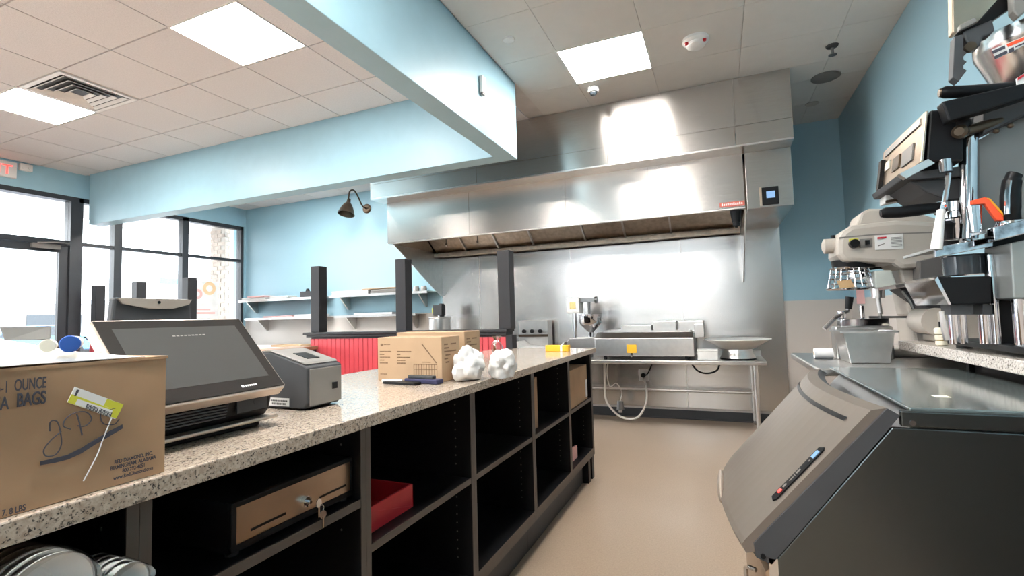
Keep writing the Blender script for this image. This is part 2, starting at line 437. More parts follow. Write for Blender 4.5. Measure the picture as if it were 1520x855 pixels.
# ================================================================ CEILING FITTINGS
for i, (x0, x1, y0, y1, side) in enumerate(LIGHTS):
    lab = {0: 'large square ceiling light nearest the blue beam, left ceiling', 1: 'square ceiling light beside the air vent, left ceiling',
           4: 'square ceiling light in front of the steel hood'}.get(i, None)
    g = None
    if lab is None: lab = {2: 'unseen left ceiling light behind the camera, in line with the large one', 3: 'unseen left ceiling light behind the camera, in line with the vent light', 5: 'unseen ceiling light straight above the aisle by the camera', 6: 'unseen ceiling light over the aisle far behind the camera', 7: 'unseen left ceiling light nearest the front windows', 8: 'unseen ceiling light behind the beam near the corner windows', 9: 'unseen ceiling light behind the beam left of the hood'}[i]; g = 'ceiling lights out of view'
    t = thing('ceiling_light', lab, 'light', ((x0+x1)/2, (y0+y1)/2, ZC-.004), g)
    f = .012
    build('frame', MB().box(x0-f, x0, y0-f, y1+f, ZC-.004, ZC+.012).box(x1, x1+f, y0-f, y1+f, ZC-.004, ZC+.012)
          .box(x0, x1, y0-f, y0, ZC-.004, ZC+.012).box(x0, x1, y1, y1+f, ZC-.004, ZC+.012), m_white, t)
    build('diffuser', MB().box(x0, x1, y0, y1, ZC, ZC+.008), m_plate, t)

x0, x1, y0, y1 = VENT
t = thing('ceiling_vent', 'square white slatted air vent in the left ceiling', 'vent', ((x0+x1)/2, (y0+y1)/2, ZC-.006))
build('frame', MB().box(x0, x0+.035, y0, y1, ZC-.006, ZC+.01).box(x1-.035, x1, y0, y1, ZC-.006, ZC+.01)
      .box(x0+.035, x1-.035, y0, y0+.035, ZC-.006, ZC+.01).box(x0+.035, x1-.035, y1-.035, y1, ZC-.006, ZC+.01), m_white, t)
build('duct_opening', MB().box(x0+.035, x1-.035, y0+.035, y1-.035, ZC+.009, ZC+.0115), m_dgrey, t)
for k in range(4):          # nested square cones of the diffuser
    a = .05+.055*k; hh = .02
    cx, cy = (x0+x1)/2, (y0+y1)/2; r0 = (x1-x0)/2-a; r1 = r0-.026; q0 = (y1-y0)/2-a; q1 = q0-.026
    mb = MB()
    v = [(cx-r0, cy-q0, ZC-.008), (cx+r0, cy-q0, ZC-.008), (cx+r0, cy+q0, ZC-.008), (cx-r0, cy+q0, ZC-.008),
         (cx-r1, cy-q1, ZC+.008), (cx+r1, cy-q1, ZC+.008), (cx+r1, cy+q1, ZC+.008), (cx-r1, cy+q1, ZC+.008)]
    v += [(p[0], p[1], p[2]+.003) for p in v]
    fs = [(k2, (k2+1) % 4, 4+(k2+1) % 4, 4+k2) for k2 in range(4)] + [(8+k2, 12+k2, 12+(k2+1) % 4, 8+(k2+1) % 4) for k2 in range(4)]
    fs += [(k2, 8+k2, 8+(k2+1) % 4, (k2+1) % 4) for k2 in range(4)] + [(4+k2, 4+(k2+1) % 4, 12+(k2+1) % 4, 12+k2) for k2 in range(4)]
    mb.add(v, fs); build('vent_ring', mb, m_white, t)

def ceil_dev(name, lab, cat, x, y, parts):
    t = thing(name, lab, cat, (x, y, ZC)); 
    for nm, mb, mt in parts: build(nm, mb, mt, t)
x, y = -.07, 3.85
ceil_dev('smoke_detector', 'round white smoke alarm on the right ceiling', 'alarm', x, y, [
    ('base', MB().lathe([(.095, 0), (.095, -.02), (.075, -.035)], (x, y, ZC)), m_white),
    ('cover', MB().lathe([(.07, -.03), (.066, -.055), (.05, -.066), (.0, -.068)], (x, y, ZC)), m_white),
    ('red_lens', MB().lathe([(.014, -.035), (.012, -.05), (0, -.052)], (x+.062, y-.04, ZC), n=10), m_redplastic),
    ('red_lens', MB().lathe([(.014, -.035), (.012, -.05), (0, -.052)], (x-.062, y-.04, ZC), n=10), m_redplastic)])
x, y = -.957, 4.28
ceil_dev('dome_camera', 'small white dome camera below the right ceiling light', 'camera', x, y, [
    ('housing', MB().lathe([(.05, 0), (.052, -.03), (.045, -.045)], (x, y, ZC)), m_white),
    ('dome', MB().sphere((x, y, ZC-.045), .034), m_glassdark)])
x, y = .908, 4.42
ceil_dev('sprinkler_head', 'dark sprinkler head hanging from the right ceiling', 'sprinkler', x, y, [
    ('escutcheon', MB().lathe([(.045, 0), (.04, -.012), (.02, -.02)], (x, y, ZC)), m_dgrey),
    ('nozzle', MB().cyl((x, y, ZC-.02), (x, y, ZC-.07), .012, .008).lathe([(.03, -.072), (.03, -.076)], (x, y, ZC)), m_darksteel)])
x, y = .965, 5.0
ceil_dev('ceiling_speaker', 'larger round grey speaker grille on the right ceiling', 'speaker', x, y, [
    ('rim', MB().lathe([(.115, 0), (.115, -.008), (.105, -.01)], (x, y, ZC)), m_greyp), ('grille', MB().lathe([(.104, -.006), (.06, -.012), (0, -.014)], (x, y, ZC)), m_greyp)])
x, y = .95, 5.61
ceil_dev('ceiling_patch', 'faint beige round plate on the ceiling near the back wall', 'plate', x, y, [
    ('plate', MB().lathe([(.06, 0), (.058, -.006), (0, -.008)], (x, y, ZC)), m_beige)])
x, y = -1.34, 3.24
ceil_dev('ceiling_sensor', 'faint small white sensor on the ceiling beside the beam', 'sensor', x, y, [
    ('base', MB().lathe([(.045, 0), (.04, -.012), (.015, -.018), (0, -.018)], (x, y, ZC)), m_white)])
t = thing('beam_sensor', 'small white sensor box on the lit face of the beam', 'sensor', (-1.57, 3.23, 2.915))
build('housing', MB().box(-1.568, -1.54, 3.195, 3.262, 2.93, 3.055), m_white, t, .006)
build('lens', MB().box(-1.560, -1.545, 3.205, 3.252, 2.915, 2.932), m_greyp, t)

# exit sign and emergency light, left header
t = thing('exit_sign', 'white exit sign with red letters above the shop door', 'sign', (XW, 2.85, 3.075))
build('housing', MB().box(XW+.002, XW+.05, 2.62, 3.035, 3.075, 3.265), m_white, t, .006)
text('letters', 'EXIT', .165, m_bulb, t, (XW+.0515, 2.655, 3.108), (0, 1, 0), (0, 0, 1), .001)
t = thing('emergency_light', 'small white emergency light box beside the exit sign', 'light', (XW, 3.11, 3.2))
build('housing', MB().box(XW+.002, XW+.06, 3.06, 3.18, 3.19, 3.275), m_white, t, .008)
for y in (3.09, 3.15): build('lamp_lens', MB().cyl((XW+.06, y, 3.23), (XW+.075, y, 3.23), .02), m_white, t)

# ================================================================ EXHAUST HOOD
HX0, HX1, HY, LY0 = -3.77, .645, 4.665, 4.89
t = hood = thing('exhaust_hood', 'long stainless steel exhaust hood on the back wall', 'hood', (-1.55, 5.4, 2.05))
hx = [HX0, -2.35, -.93, .20, HX1]
for k in range(4):
    build('upper_panel', MB().box(hx[k]+.0015, hx[k+1]-.0015, HY, HY+.015, 2.70, 2.868), m_steel, t)
    build('upper_panel', MB().box(hx[k]+.0015, hx[k+1]-.0015, HY+.001, HY+.016, 2.871, ZC-.002), m_steel, t)
build('upper_end_panel', MB().box(HX0, HX0+.015, HY+.016, YB-.02, 2.70, ZC-.002), m_steel, t)
build('upper_end_panel', MB().box(HX1-.015, HX1, HY+.016, YB-.02, 2.70, ZC-.002), m_steel, t)
build('underside_ledge', MB().box(HX0, HX1, HY, LY0+.02, 2.685, 2.70), m_steelS, t)
lx = [-3.70, -2.57, -1.43, -.585, .258]
for k in range(4):
    build('canopy_panel', MB().box(lx[k]+.0015, lx[k+1]-.0015, LY0, LY0+.015, 2.19, 2.685), m_steel, t)
build('canopy_lip', MB().box(lx[0], lx[-1], LY0, LY0+.05, 2.182, 2.192).box(lx[0], lx[-1], LY0+.042, LY0+.05, 2.192, 2.22), m_steelS, t)
build('canopy_end_panel', MB().box(-3.70, -3.685, LY0+.016, YB-.02, 2.19, 2.685), m_steel, t)
build('canopy_roof', MB().box(-3.685, .258, LY0+.016, YB-.02, 2.67, 2.684), m_filter, t)
fx = [-3.68, -3.18, -2.69, -2.19, -1.50, -1.01, -.48, .25]
for k in range(7):
    a, b = fx[k]+.008, fx[k+1]-.008
    build('grease_filter', MB().prism([(5.35, 2.66), (5.37, 2.66), (5.99, 2.19), (5.97, 2.19)], 'x', a, b), m_filter, t)
for x in fx[1:-1]:
    build('filter_rib', MB().prism([(5.34, 2.65), (5.36, 2.66), (6.0, 2.17), (5.94, 2.17)], 'x', x-.009, x+.009), m_steelS, t)
build('grease_trough', MB().box(-3.68, .25, 5.92, YB-.02, 2.12, 2.14).box(-3.68, .25, 5.92, 5.935, 2.14, 2.165), m_filter, t)
build('rear_plenum', MB().box(-3.68, .25, 6.03, YB-.02, 2.12, 2.30), m_filter, t)
for x in (-3.45, -2.2, -.9):
    f = build('lamp_jar', MB().lathe([(.05, 0), (.055, -.03), (.045, -.10), (.0, -.115)], (x, 5.2, 2.66)), m_glassdark, t)
for x in (-3.2, -2.75):
    build('sprayer_pipe', MB().cyl((x, 5.45, 2.66), (x, 5.45, 2.22), .008).lathe([(.016, 0), (.016, -.03), (.006, -.04)], (x, 5.45, 2.22), n=10), m_chrome, t)
for x in (-3.70, .258):
    build('side_skirt', MB().prism([(5.0, 2.19), (YB-.02, 2.19), (YB-.02, 1.575), (YB-.06, 1.575)], 'x', x, x+.012), m_steelS, t)
build('utility_cabinet', MB().box(.275, HX1, LY0-.01, YB-.02, 2.165, 2.684), m_steel, t, .003)
cp = build('control_panel', MB().box(.395, .53, LY0-.022, LY0-.0105, 2.185, 2.345), m_blackp, t, .003)
build('display', MB().box(.432, .50, LY0-.024, LY0-.0222, 2.245, 2.305), m_blue_scr, cp)
build('control_frame', MB().box(.378, .396, LY0-.020, LY0-.0105, 2.18, 2.35), m_tan, t)
rb = build('red_label', MB().box(.045, .255, LY0-.004, LY0-.0006, 2.205, 2.25), mat('red_label', (.50, .10, .07), .5), t)
ll = MB()
for k in range(11):
    ll.box(.062+k*.0165, .062+k*.0165+.010, LY0-.0048, LY0-.0041, 2.218, 2.236 if k % 3 else 2.241)
build('label_print', ll, m_white, rb)
build('gas_valve', MB().cyl((.18, LY0+.09, 2.182), (.18, LY0+.09, 2.07), .05, .035).lathe([(.03, 0), (.03, -.03), (.012, -.04)], (.18, LY0+.09, 2.07)).cyl((.18, LY0+.09, 2.04), (.18, LY0+.09, 2.02), .012), m_blackp, t)

# gooseneck wall lamp
t = thing('wall_lamp', 'dark bronze gooseneck lamp on the pale blue back wall', 'lamp', (-5.05, 6.15, 2.98))
build('wall_plate', MB().lathe([(.075, 0), (.075, .015), (.055, .03), (0, .03)], (-5.05, YB, 3.02), (0, -1, 0)), m_bronze, t)
gn = spline([(-5.05, YB-.03, 3.02), (-5.05, 6.05, 3.05), (-5.05, 5.95, 3.18), (-5.05, 5.86, 3.245), (-5.05, 5.78, 3.21), (-5.05, 5.75, 3.12), (-5.05, 5.745, 3.06)])
build('arm', MB().tube(gn, .012), m_bronze, t)
build('shade', MB().lathe([(.025, .06), (.032, .0), (.06, -.03), (.09, -.09), (.125, -.19), (.117, -.19), (.085, -.09), (.05, -.03), (.01, -.02)], (-5.05, 5.745, 3.03), (0, .28, 1), n=28, cap=False), m_bronze, t)
build('bulb', MB().sphere((-5.05, 5.722, 2.945), .032), m_white, t)

# ================================================================ BACK WALL SHELVES
def shelf(lab, x0, x1, z, bx):
    t = thing('wall_shelf', lab, 'shelf', ((x0+x1)/2, 6.02, z-.2), 'steel shelves on the back wall')
    build('shelf_board', MB().box(x0, x1, 5.87, YB-.002, z-.012, z).box(x0, x1, 5.87, 5.885, z-.035, z-.012), m_steelS, t)
    for x in bx:
        build('bracket', MB().prism([(5.92, z-.012), (YB-.003, z-.012), (YB-.003, z-.22), (YB-.035, z-.22)], 'x', x, x+.02), m_steelS, t)
shelf('upper steel wall shelf near the corner window', -7.55, -5.72, 1.655, (-7.45, -5.95))
shelf('lower steel wall shelf near the corner window', -7.40, -5.72, 1.35, (-7.2, -5.95))
shelf('upper steel wall shelf between the black posts', -5.56, -3.78, 1.655, (-5.42, -3.98))
shelf('lower steel wall shelf between the black posts', -5.46, -3.98, 1.345, (-5.3, -4.15))
def stack(name, lab, cat, x0, x1, y0, y1, z, n, dz, mt, grp):
    for k in range(n):
        o = build(name, MB().box(x0+.004*(k % 2), x1-.005*((k+1) % 2), y0, y1, z+k*dz+.0005, z+(k+1)*dz-.003), mt, None, .002)
        tag(o, lab[k] if isinstance(lab, list) else lab, cat, grp)
ordn = ['bottom', 'second', 'third', 'fourth', 'top']
stack('sheet_tray', ['%s pale sheet tray at the left of the middle upper shelf' % q for q in ('bottom', 'middle', 'top')], 'tray', -5.52, -4.82, 5.89, 6.14, 1.655, 3, .022, m_white, 'sheet trays on the middle upper shelf')
stack('sheet_tray', ['%s pale sheet tray under the tan board, middle upper shelf' % q for q in ('lower', 'upper')], 'tray', -4.78, -4.22, 5.89, 6.14, 1.655, 2, .03, m_greyp, 'grey trays on the middle upper shelf')
tag(build('bread_board', MB().box(-4.95, -4.30, 5.90, 6.12, 1.722, 1.738), m_cardL, None, .002), 'thin tan board lying across the shelf trays', 'board')
for k in range(5):
    x = -4.15+.065*k
    t2 = build('shelf_jar', MB().lathe([(.024, 0), (.026, .05), (.02, .065), (.018, .08)], (x, 6.0+.03*(k % 2), 1.655)), m_white if k % 2 else m_greyp)
    tag(t2, ['leftmost pale jar at the right end of the middle upper shelf', 'second jar, grey, right end of middle upper shelf', 'third jar, white, right end of middle upper shelf', 'fourth jar, grey, right end of middle upper shelf', 'rightmost jar on the middle upper shelf'][k], 'jar', 'jars at the right end of the middle upper shelf')
stack('folded_linen', ['%s folded white cloth on the corner upper shelf' % q for q in ('lower', 'upper')], 'cloth', -7.5, -6.95, 5.89, 6.1, 1.655, 2, .02, m_white, 'folded cloths on the corner upper shelf')
tag(build('paper_pack', MB().box(-6.85, -6.45, 5.9, 6.1, 1.656, 1.70), m_white, None, .004), 'flat white pack in the middle of the corner upper shelf', 'pack')
tag(build('tool_tray', MB().box(-7.35, -6.95, 5.88, 6.1, 1.6955, 1.722), m_pink, None, .004), 'flat pinkish pack on the folded white cloths', 'pack')
t = thing('dark_caddy', 'dark grey caddy at the right end of the corner upper shelf', 'caddy', (-6.0, 6.0, 1.656))
build('body', MB().box(-6.2, -5.86, 5.92, 6.1, 1.656, 1.75), m_dgrey, t, .006)
build('bottle_top', MB().cyl((-6.12, 6.0, 1.75), (-6.12, 6.0, 1.80), .035, .02).cyl((-6.0, 6.0, 1.75), (-6.0, 6.0, 1.79), .035, .02).cyl((-5.91, 6.0, 1.75), (-5.91, 6.0, 1.80), .03, .02), m_blackp, t)
tag(build('flat_box', MB().box(-7.0, -6.35, 5.9, 6.12, 1.3505, 1.375), m_pink, None, .003), 'flat reddish box on the corner lower shelf', 'box')
tag(build('flat_box', MB().box(-6.3, -5.78, 5.9, 6.12, 1.3505, 1.385), m_white, None, .003), 'flat white box on the corner lower shelf', 'box')
tag(build('flat_box', MB().box(-5.1, -4.4, 5.9, 6.12, 1.3455, 1.372), m_white, None, .003), 'flat white box on the middle lower shelf', 'box')
# white worktable in the far corner
t = thing('work_table', 'white topped work table under the corner shelves', 'table', (-5.95, 5.75, 0))
build('table_top', MB().box(-7.5, -4.4, 5.40, YB-.05, .85, .895), m_white, t, .004)
for x in (-7.4, -4.5):
    for y in (5.47, 6.05): build('leg', MB().cyl((x, y, 0), (x, y, .85), .02), m_steelS, t)
build('undershelf', MB().box(-7.38, -4.52, 5.48, 6.04, .30, .33), m_steelS, t)
tag(build('flat_carton', MB().box(-6.35, -5.75, 5.5, 5.75, .8955, .925), m_cardL, None, .003), 'flat tan carton on the white corner work table', 'box')

# ================================================================ PREP TABLE AND FRYER
t = thing('prep_table', 'long stainless prep table below the exhaust hood', 'table', (-1.6, 5.75, 0))
build('table_top', MB().box(-3.7, .40, 5.40, YB-.05, .708, .748), m_steelS, t, .008)
build('splash_back', MB().box(-3.7, .40, YB-.05, YB-.035, .70, .80), m_steelS, t)
for x in (.30, -1.65, -3.6):
    for y in (5.47, 6.04):
        l = build('leg', MB().cyl((x, y, .04), (x, y, .708), .021), m_steelS, t)
        build('foot', MB().lathe([(.016, 0), (.024, .02), (.021, .045)], (x, y, 0), n=12), m_chrome, l)
build('cross_brace', MB().cyl((-3.6, 6.04, .345), (.30, 6.04, .345), .016), m_steelS, t)
build('cross_brace', MB().cyl((-3.6, 5.47, .345), (-1.65, 5.47, .345), .016), m_steelS, t)
build('end_brace', MB().cyl((.30, 5.47, .345), (.30, 6.04, .345), .016), m_steelS, t)

t = thing('donut_fryer', 'stainless doughnut fryer on the prep table with hopper column', 'fryer', (-.8, 5.7, .748))
for x in (-1.2, -.34):
    for y in (5.47, 5.93): build('foot', MB().cyl((x, y, .7485), (x, y, .79), .018), m_blackp, t)
tank = MB().prism([(5.44, .79), (5.44, .985), (5.56, 1.045), (5.98, 1.045), (5.98, .79)], 'x', -1.31, -.265)
build('tank', tank, m_steelS, t, .006)
build('tank_rim', MB().box(-1.24, -.30, 5.57, 5.585, 1.045, 1.062).box(-1.24, -.30, 5.955, 5.97, 1.045, 1.062).box(-1.24, -1.225, 5.585, 5.955, 1.045, 1.062).box(-.315, -.30, 5.585, 5.955, 1.045, 1.062), m_steelS, t)
for k, (a, b) in enumerate([(-1.06, -.72), (-.70, -.455), (-.43, -.17)]):
    z1 = [1.115, 1.16, 1.155][k]
    build('rear_cover', MB().box(a, b, 5.72, 5.95, 1.0452, z1), m_steelS, t, .006)
build('control_box', MB().box(-.262, -.165, 5.55, 5.95, .98, 1.12), m_steelS, t, .004)
st = build('warning_plate', MB().box(-.955, -.85, 5.432, 5.4395, .825, .915), m_yellow, t)
build('drain_valve', MB().cyl((-.90, 5.44, .81), (-.90, 5.40, .81), .016).cyl((-.90, 5.405, .81), (-.90, 5.405, .782), .01), m_chrome, t)
build('feed_tray', MB().prism([(-1.31, .86), (-1.31, .99), (-1.62, .985), (-1.66, .93), (-1.66, .86)], 'y', 5.5, 5.85), m_steelS, t, .005)
build('feed_foot', MB().box(-1.55, -1.42, 5.56, 5.8, .7485, .86), m_darksteel, t)
build('column', MB().cyl((-1.575, 5.62, .985), (-1.575, 5.62, 1.28), .018), m_chrome, t)
mot = build('motor_housing', MB().box(-1.64, -1.49, 5.50, 5.70, 1.275, 1.455), m_enamel, t, .008)
build('gold_badge', MB().box(-1.60, -1.53, 5.4945, 5.4995, 1.325, 1.40), m_gold, mot)
build('gear_arm', MB().box(-1.489, -1.33, 5.56, 5.66, 1.40, 1.445).cyl((-1.40, 5.61, 1.40), (-1.40, 5.61, 1.20), .016).cyl((-1.33, 5.61, 1.42), (-1.30, 5.61, 1.42), .04), m_darksteel, t)
build('hopper', MB().lathe([(.03, .0), (.032, .06), (.115, .145), (.13, .17), (.13, .255), (.138, .26), (.138, .268), (.122, .268), (.122, .17), (.03, .07)], (-1.39, 5.61, .99), n=28, cap=False), m_chrome, t)

t = thing('landing_tray', 'pale flat landing tray with dark rim left of the fryer', 'tray', (-1.9, 5.65, .748))
build('stand', MB().box(-2.15, -1.7, 5.55, 5.85, .749, .86), m_greyp, t, .004)
build('tray', MB().prism([(-2.25, .875), (-1.72, .875), (-1.66, .945), (-1.68, .945), (-1.73, .885), (-2.24, .885), (-2.33, .945), (-2.35, .945)], 'y', 5.45, 5.9), m_white, t)
t = thing('glazing_unit', 'small stainless machine with dark knobs behind the post', 'machine', (-2.2, 5.75, .748))
build('body', MB().box(-2.42, -2.02, 5.92, 6.10, .7485, 1.20), m_steelS, t, .008)
build('knob', MB().cyl((-2.12, 5.92, 1.06), (-2.12, 5.89, 1.06), .025).cyl((-2.23, 5.92, 1.06), (-2.23, 5.89, 1.06), .025).cyl((-2.34, 5.92, 1.06), (-2.34, 5.89, 1.06), .025), m_blackp, t)
build('drip_lip', MB().box(-2.42, -2.02, 5.905, 5.919, .99, 1.02), m_bronze, t)

t = thing('glazing_dish', 'wide shallow white dish on a round steel stand', 'dish', (.15, 5.6, .748))
build('dish', MB().lathe([(.14, .105), (.16, .11), (.315, .205), (.325, .205), (.325, .212), (.30, .205), (.15, .12), (0, .118)], (.15, 5.68, .748), n=36), m_enamel, t)
build('stand', MB().lathe([(.17, .001), (.17, .02), (.15, .05), (.14, .104)], (.15, 5.68, .748), n=32), m_steelS, t)
build('stand_rim', MB().lathe([(.172, .0), (.176, .006), (.172, .012)], (.15, 5.68, .749), n=32), m_blackp, t)
t = thing('small_white_box', 'small white lidded box between fryer and white dish', 'box', (-.14, 5.5, .748))
build('body', MB().box(-.235, -.04, 5.44, 5.62, .7485, .84), m_white, t, .006)
build('lid', MB().box(-.24, -.035, 5.435, 5.625, .8402, .862), m_white, t, .005)

# stock pot, left end of table
t = thing('stock_pot', 'steel stock pot holding a dispenser pump, left end of prep table', 'pot', (-3.5, 5.75, .748))
build('pot', MB().lathe([(.145, .0), (.15, .02), (.15, .51), (.158, .52), (.158, .53), (.14, .53), (.14, .03), (0, .03)], (-3.5, 5.75, .7485), n=32), m_steelS, t)
build('pump_head', MB().box(-3.58, -3.44, 5.70, 5.80, 1.30, 1.44).cyl((-3.47, 5.75, 1.28), (-3.47, 5.75, 1.46), .035), m_dgrey, t, .006)
build('pump_shaft', MB().cyl((-3.5, 5.75, .79), (-3.5, 5.75, 1.30), .03), m_chrome, t)
build('yellow_tag', MB().box(-3.60, -3.581, 5.71, 5.78, 1.33, 1.40), m_lime, t)

# outlet, cords
t = thing('power_outlet', 'wall outlet with black plug below the prep table', 'outlet', (-.89, 6.15, .44))
build('cover_plate', MB().box(-.945, -.835, YB-.027, YB-.0185, .43, .575), m_steelS, t, .003)
build('plug', MB().cyl((-.89, YB-.027, .505), (-.89, YB-.075, .505), .028), m_blackp, t)
build('plug_cord', MB().tube(spline([(-.89, YB-.07, .505), (-.84, YB-.09, .52), (-.80, YB-.06, .60), (-.76, YB-.06, .70)]), .007), m_blackp, t)
pts = spline([(-1.27, 5.72, .70), (-1.28, 5.74, .45), (-1.27, 5.74, .25), (-1.16, 5.75, .10), (-1.02, 5.75, .045), (-.90, 5.76, .09), (-.82, 5.80, .25), (-.84, 5.95, .40), (-.88, 6.06, .47)])
tag(build('white_cord', MB().tube(pts, .012), m_wire), 'pale cord hanging in a loop below the prep table', 'cord')
t = thing('hanging_plug', 'grey plug hanging on a short cord under the prep table', 'plug', (-1.12, 5.8, .12))
build('plug_body', MB().cyl((-1.12, 5.8, .14), (-1.12, 5.8, .24), .045, .035), m_darksteel, t)
build('plug_pin', MB().cyl((-1.12, 5.8, .14), (-1.12, 5.8, .11), .025), m_chrome, t)
build('cord', MB().tube(spline([(-1.12, 5.8, .24), (-1.10, 5.81, .34), (-1.16, 5.82, .44), (-1.24, 5.83, .40), (-1.27, 5.84, .55), (-1.25, 5.85, .705)]), .007), m_wire, t)
tag(build('power_cable', MB().tube(spline([(-.30, 5.55, .70), (-.24, 5.53, .63), (-.15, 5.52, .61), (-.06, 5.53, .64), (-.03, 5.55, .70)]), .009), m_blackp), 'short black cord sagging under the table front edge', 'cord')

# ================================================================ HALF WALLS WITH POSTS
def half_wall(lab, x0, x1, posts, endtrim):
    t = thing('half_wall', lab, 'partition', ((x0+x1)/2, 3.84, 0), 'red half walls with black posts')
    build('core', MB().box(x0, x1, 3.80, 3.88, 0, 1.10), m_post, t)
    n = max(1, round((x1-x0)/.056)); wd = (x1-x0)/n
    me = None
    for k in range(n):
        xa = x0+k*wd
        if me is None:
            o = build('plank', MB().prism([(xa+.001, 3.80), (xa+.004, 3.786), (xa+wd-.006, 3.786), (xa+wd-.001, 3.795), (xa+wd-.001, 3.80)], 'z', .10, 1.085), m_red, t)
            me = o; base = o.location.copy(); continue
        o = me.copy(); COL.objects.link(o); o.location = base + Vector((k*wd, 0, 0))
    build('cap_rail', MB().box(x0-.07, x1+.02, 3.755, 3.925, 1.125, 1.15).box(x0-.04, x1+.01, 3.77, 3.91, 1.10, 1.125), m_post, t, .004)
    build('base_board', MB().box(x0, x1, 3.785, 3.7995, 0, .10), m_post, t)
    if endtrim: build('end_trim', MB().box(x1-.002, x1+.055, 3.785, 3.885, 0, 1.10), m_post, t)
    for x in posts:
        build('post', MB().box(x-.055, x+.055, 3.785, 3.895, 1.15, 1.82), m_post, t, .004)
half_wall('red boarded half wall with black rail behind the long counter', -3.83, -1.665, (-3.765, -2.725, -1.675), True)
half_wall('black posted half wall near the shop door, behind the monitor', -7.65, -5.66, (-7.58, -6.72, -5.76), False)
t = thing('ledge_wall', 'low red boarded wall with brown wooden ledge top', 'partition', (-3.83, 3.0, 0))
build('core', MB().box(-3.93, -3.74, 2.2, 3.75, 0, .97), m_post, t)
o0 = None
for k in range(27):
    ya = 2.22+k*.056
    if o0 is None:
        o0 = build('plank', MB().prism([(-3.74, ya+.001), (-3.727, ya+.004), (-3.727, ya+.05), (-3.735, ya+.055), (-3.74, ya+.055)], 'z', .10, .955), m_red, t); b0 = o0.location.copy()
    else:
        o = o0.copy(); COL.objects.link(o); o.location = b0 + Vector((0, k*.056, 0))
build('ledge_top', MB().box(-3.99, -3.69, 2.15, 3.752, .985, 1.018), m_wood, t, .004)
build('ledge_trim', MB().box(-3.95, -3.715, 2.19, 3.751, .955, .985), m_post, t)

# ================================================================ LONG COUNTER
ZT = .988
poly = [(-.92, -.6), (-.92, 3.86), (-1.60, 3.86), (-1.60, 3.745), (-1.745, 3.745), (-1.745, -.6)]
tag(build('countertop', MB().prism(poly, 'z', .952, ZT), m_granite, None, .003), 'long speckled tan granite worktop over the black cabinets', 'countertop')
CY = [(-.10, .5495), (.5505, 1.1425), (1.1435, 1.7995), (1.8005, 2.4945), (2.4955, 3.1795), (3.1805, 3.79)]
clab = ['open black cabinet unit at the near left, holding the wrapped bowls', 'open black cabinet unit holding the cash drawer', 'open black cabinet unit holding the red bin',
        'empty open black cabinet unit in the middle of the counter', 'open black cabinet unit holding the thin upright carton', 'last open black cabinet unit, at the far end of the counter']
csh = [.812, .752, .610, .610, .610, .610]
for k, (a, b) in enumerate(CY):
    t = thing('counter_cabinet', clab[k], 'cabinet', (-1.3, (a+b)/2, 0), 'black cabinet units under the counter')
    for y in (a, b-.02):
        build('side_panel', MB().box(-1.68, -.952, y, y+.02, .17, .951), m_cab, t)
        build('edge_strip', MB().box(-.952, -.949, y, y+.02, .17, .951), m_edge, t)
    build('back_panel', MB().box(-1.70, -1.681, a, b, .17, .951), m_cab, t)
    build('bottom_panel', MB().box(-1.68, -.952, a+.02, b-.02, .205, .224), m_cab, t)
    build('bottom_rail', MB().box(-.972, -.950, a+.02, b-.02, .17, .2045).box(-.952, -.949, a+.02, b-.02, .205, .224), m_edge, t)
    build('shelf', MB().box(-1.68, -.955, a+.021, b-.021, csh[k]-.022, csh[k]), m_cab, t)
    build('shelf_edge', MB().box(-.955, -.951, a+.021, b-.021, csh[k]-.022, csh[k]), m_edge, t)
    build('toe_kick', MB().box(-1.02, -1.003, a, b, 0, .17), m_dgrey, t)
    build('rear_plinth', MB().box(-1.70, -1.681, a, b, 0, .17), m_cab, t)
    ph = MB()
    for zz in [.29+.034*i for i in range(8)] + [.66+.034*i for i in range(8)]:
        for x in (-1.02, -1.55): ph.cyl((x, b-.0205, zz), (x, b-.0212, zz), .0035, n=6)
    tag(build('pin_hole', ph, m_greyp, t), None, None, kind='stuff')
    if k == 5:
        build('end_panel', MB().box(-1.70, -.949, b+.0005, b+.018, .17, .951), m_cab, t)
        build('foot_block', MB().box(-1.01, -.955, b-.16, b-.10, .0, .169).box(-1.01, -.955, b-.05, b+.01, 0, .169), m_blackp, t)

# cash drawer
t = thing('cash_drawer', 'black cash drawer with tan steel front on the cabinet shelf', 'cash drawer', (-1.18, .94, .752))
build('case', MB().box(-1.40, -.985, .745, 1.117, .764, .869).box(-.985, -.975, .745, 1.117, .764, .778).box(-.985, -.975, .745, 1.117, .858, .869)
      .box(-.985, -.975, .745, .758, .778, .858).box(-.985, -.975, 1.110, 1.117, .778, .858), m_blackp, t, .002)
fp = build('front_plate', MB().box(-.9845, -.977, .759, 1.109, .779, .857), m_tan, t)
build('slot', MB().prism([(0.7929, 0.7991), (0.8878, 0.8005), (0.8878, 0.7950), (0.7929, 0.7941)], 'x', -.9769, -.9755), m_cab, fp)
build('slot', MB().prism([(0.9947, 0.8004), (1.0915, 0.8012), (1.0914, 0.7957), (0.9947, 0.7953)], 'x', -.9769, -.9755), m_cab, fp)
build('foot', MB().cyl((-1.0, .765, .7525), (-1.0, .765, .764), .014).cyl((-1.0, 1.10, .7525), (-1.0, 1.10, .764), .014).cyl((-1.36, .765, .7525), (-1.36, .765, .764), .014).cyl((-1.36, 1.10, .7525), (-1.36, 1.10, .764), .014), m_rubber, t)
lo = build('lock', MB().cyl((-.977, .945, .806), (-.965, .945, .806), .013).cyl((-.965, .945, .806), (-.955, .945, .806), .004), m_chrome, t)
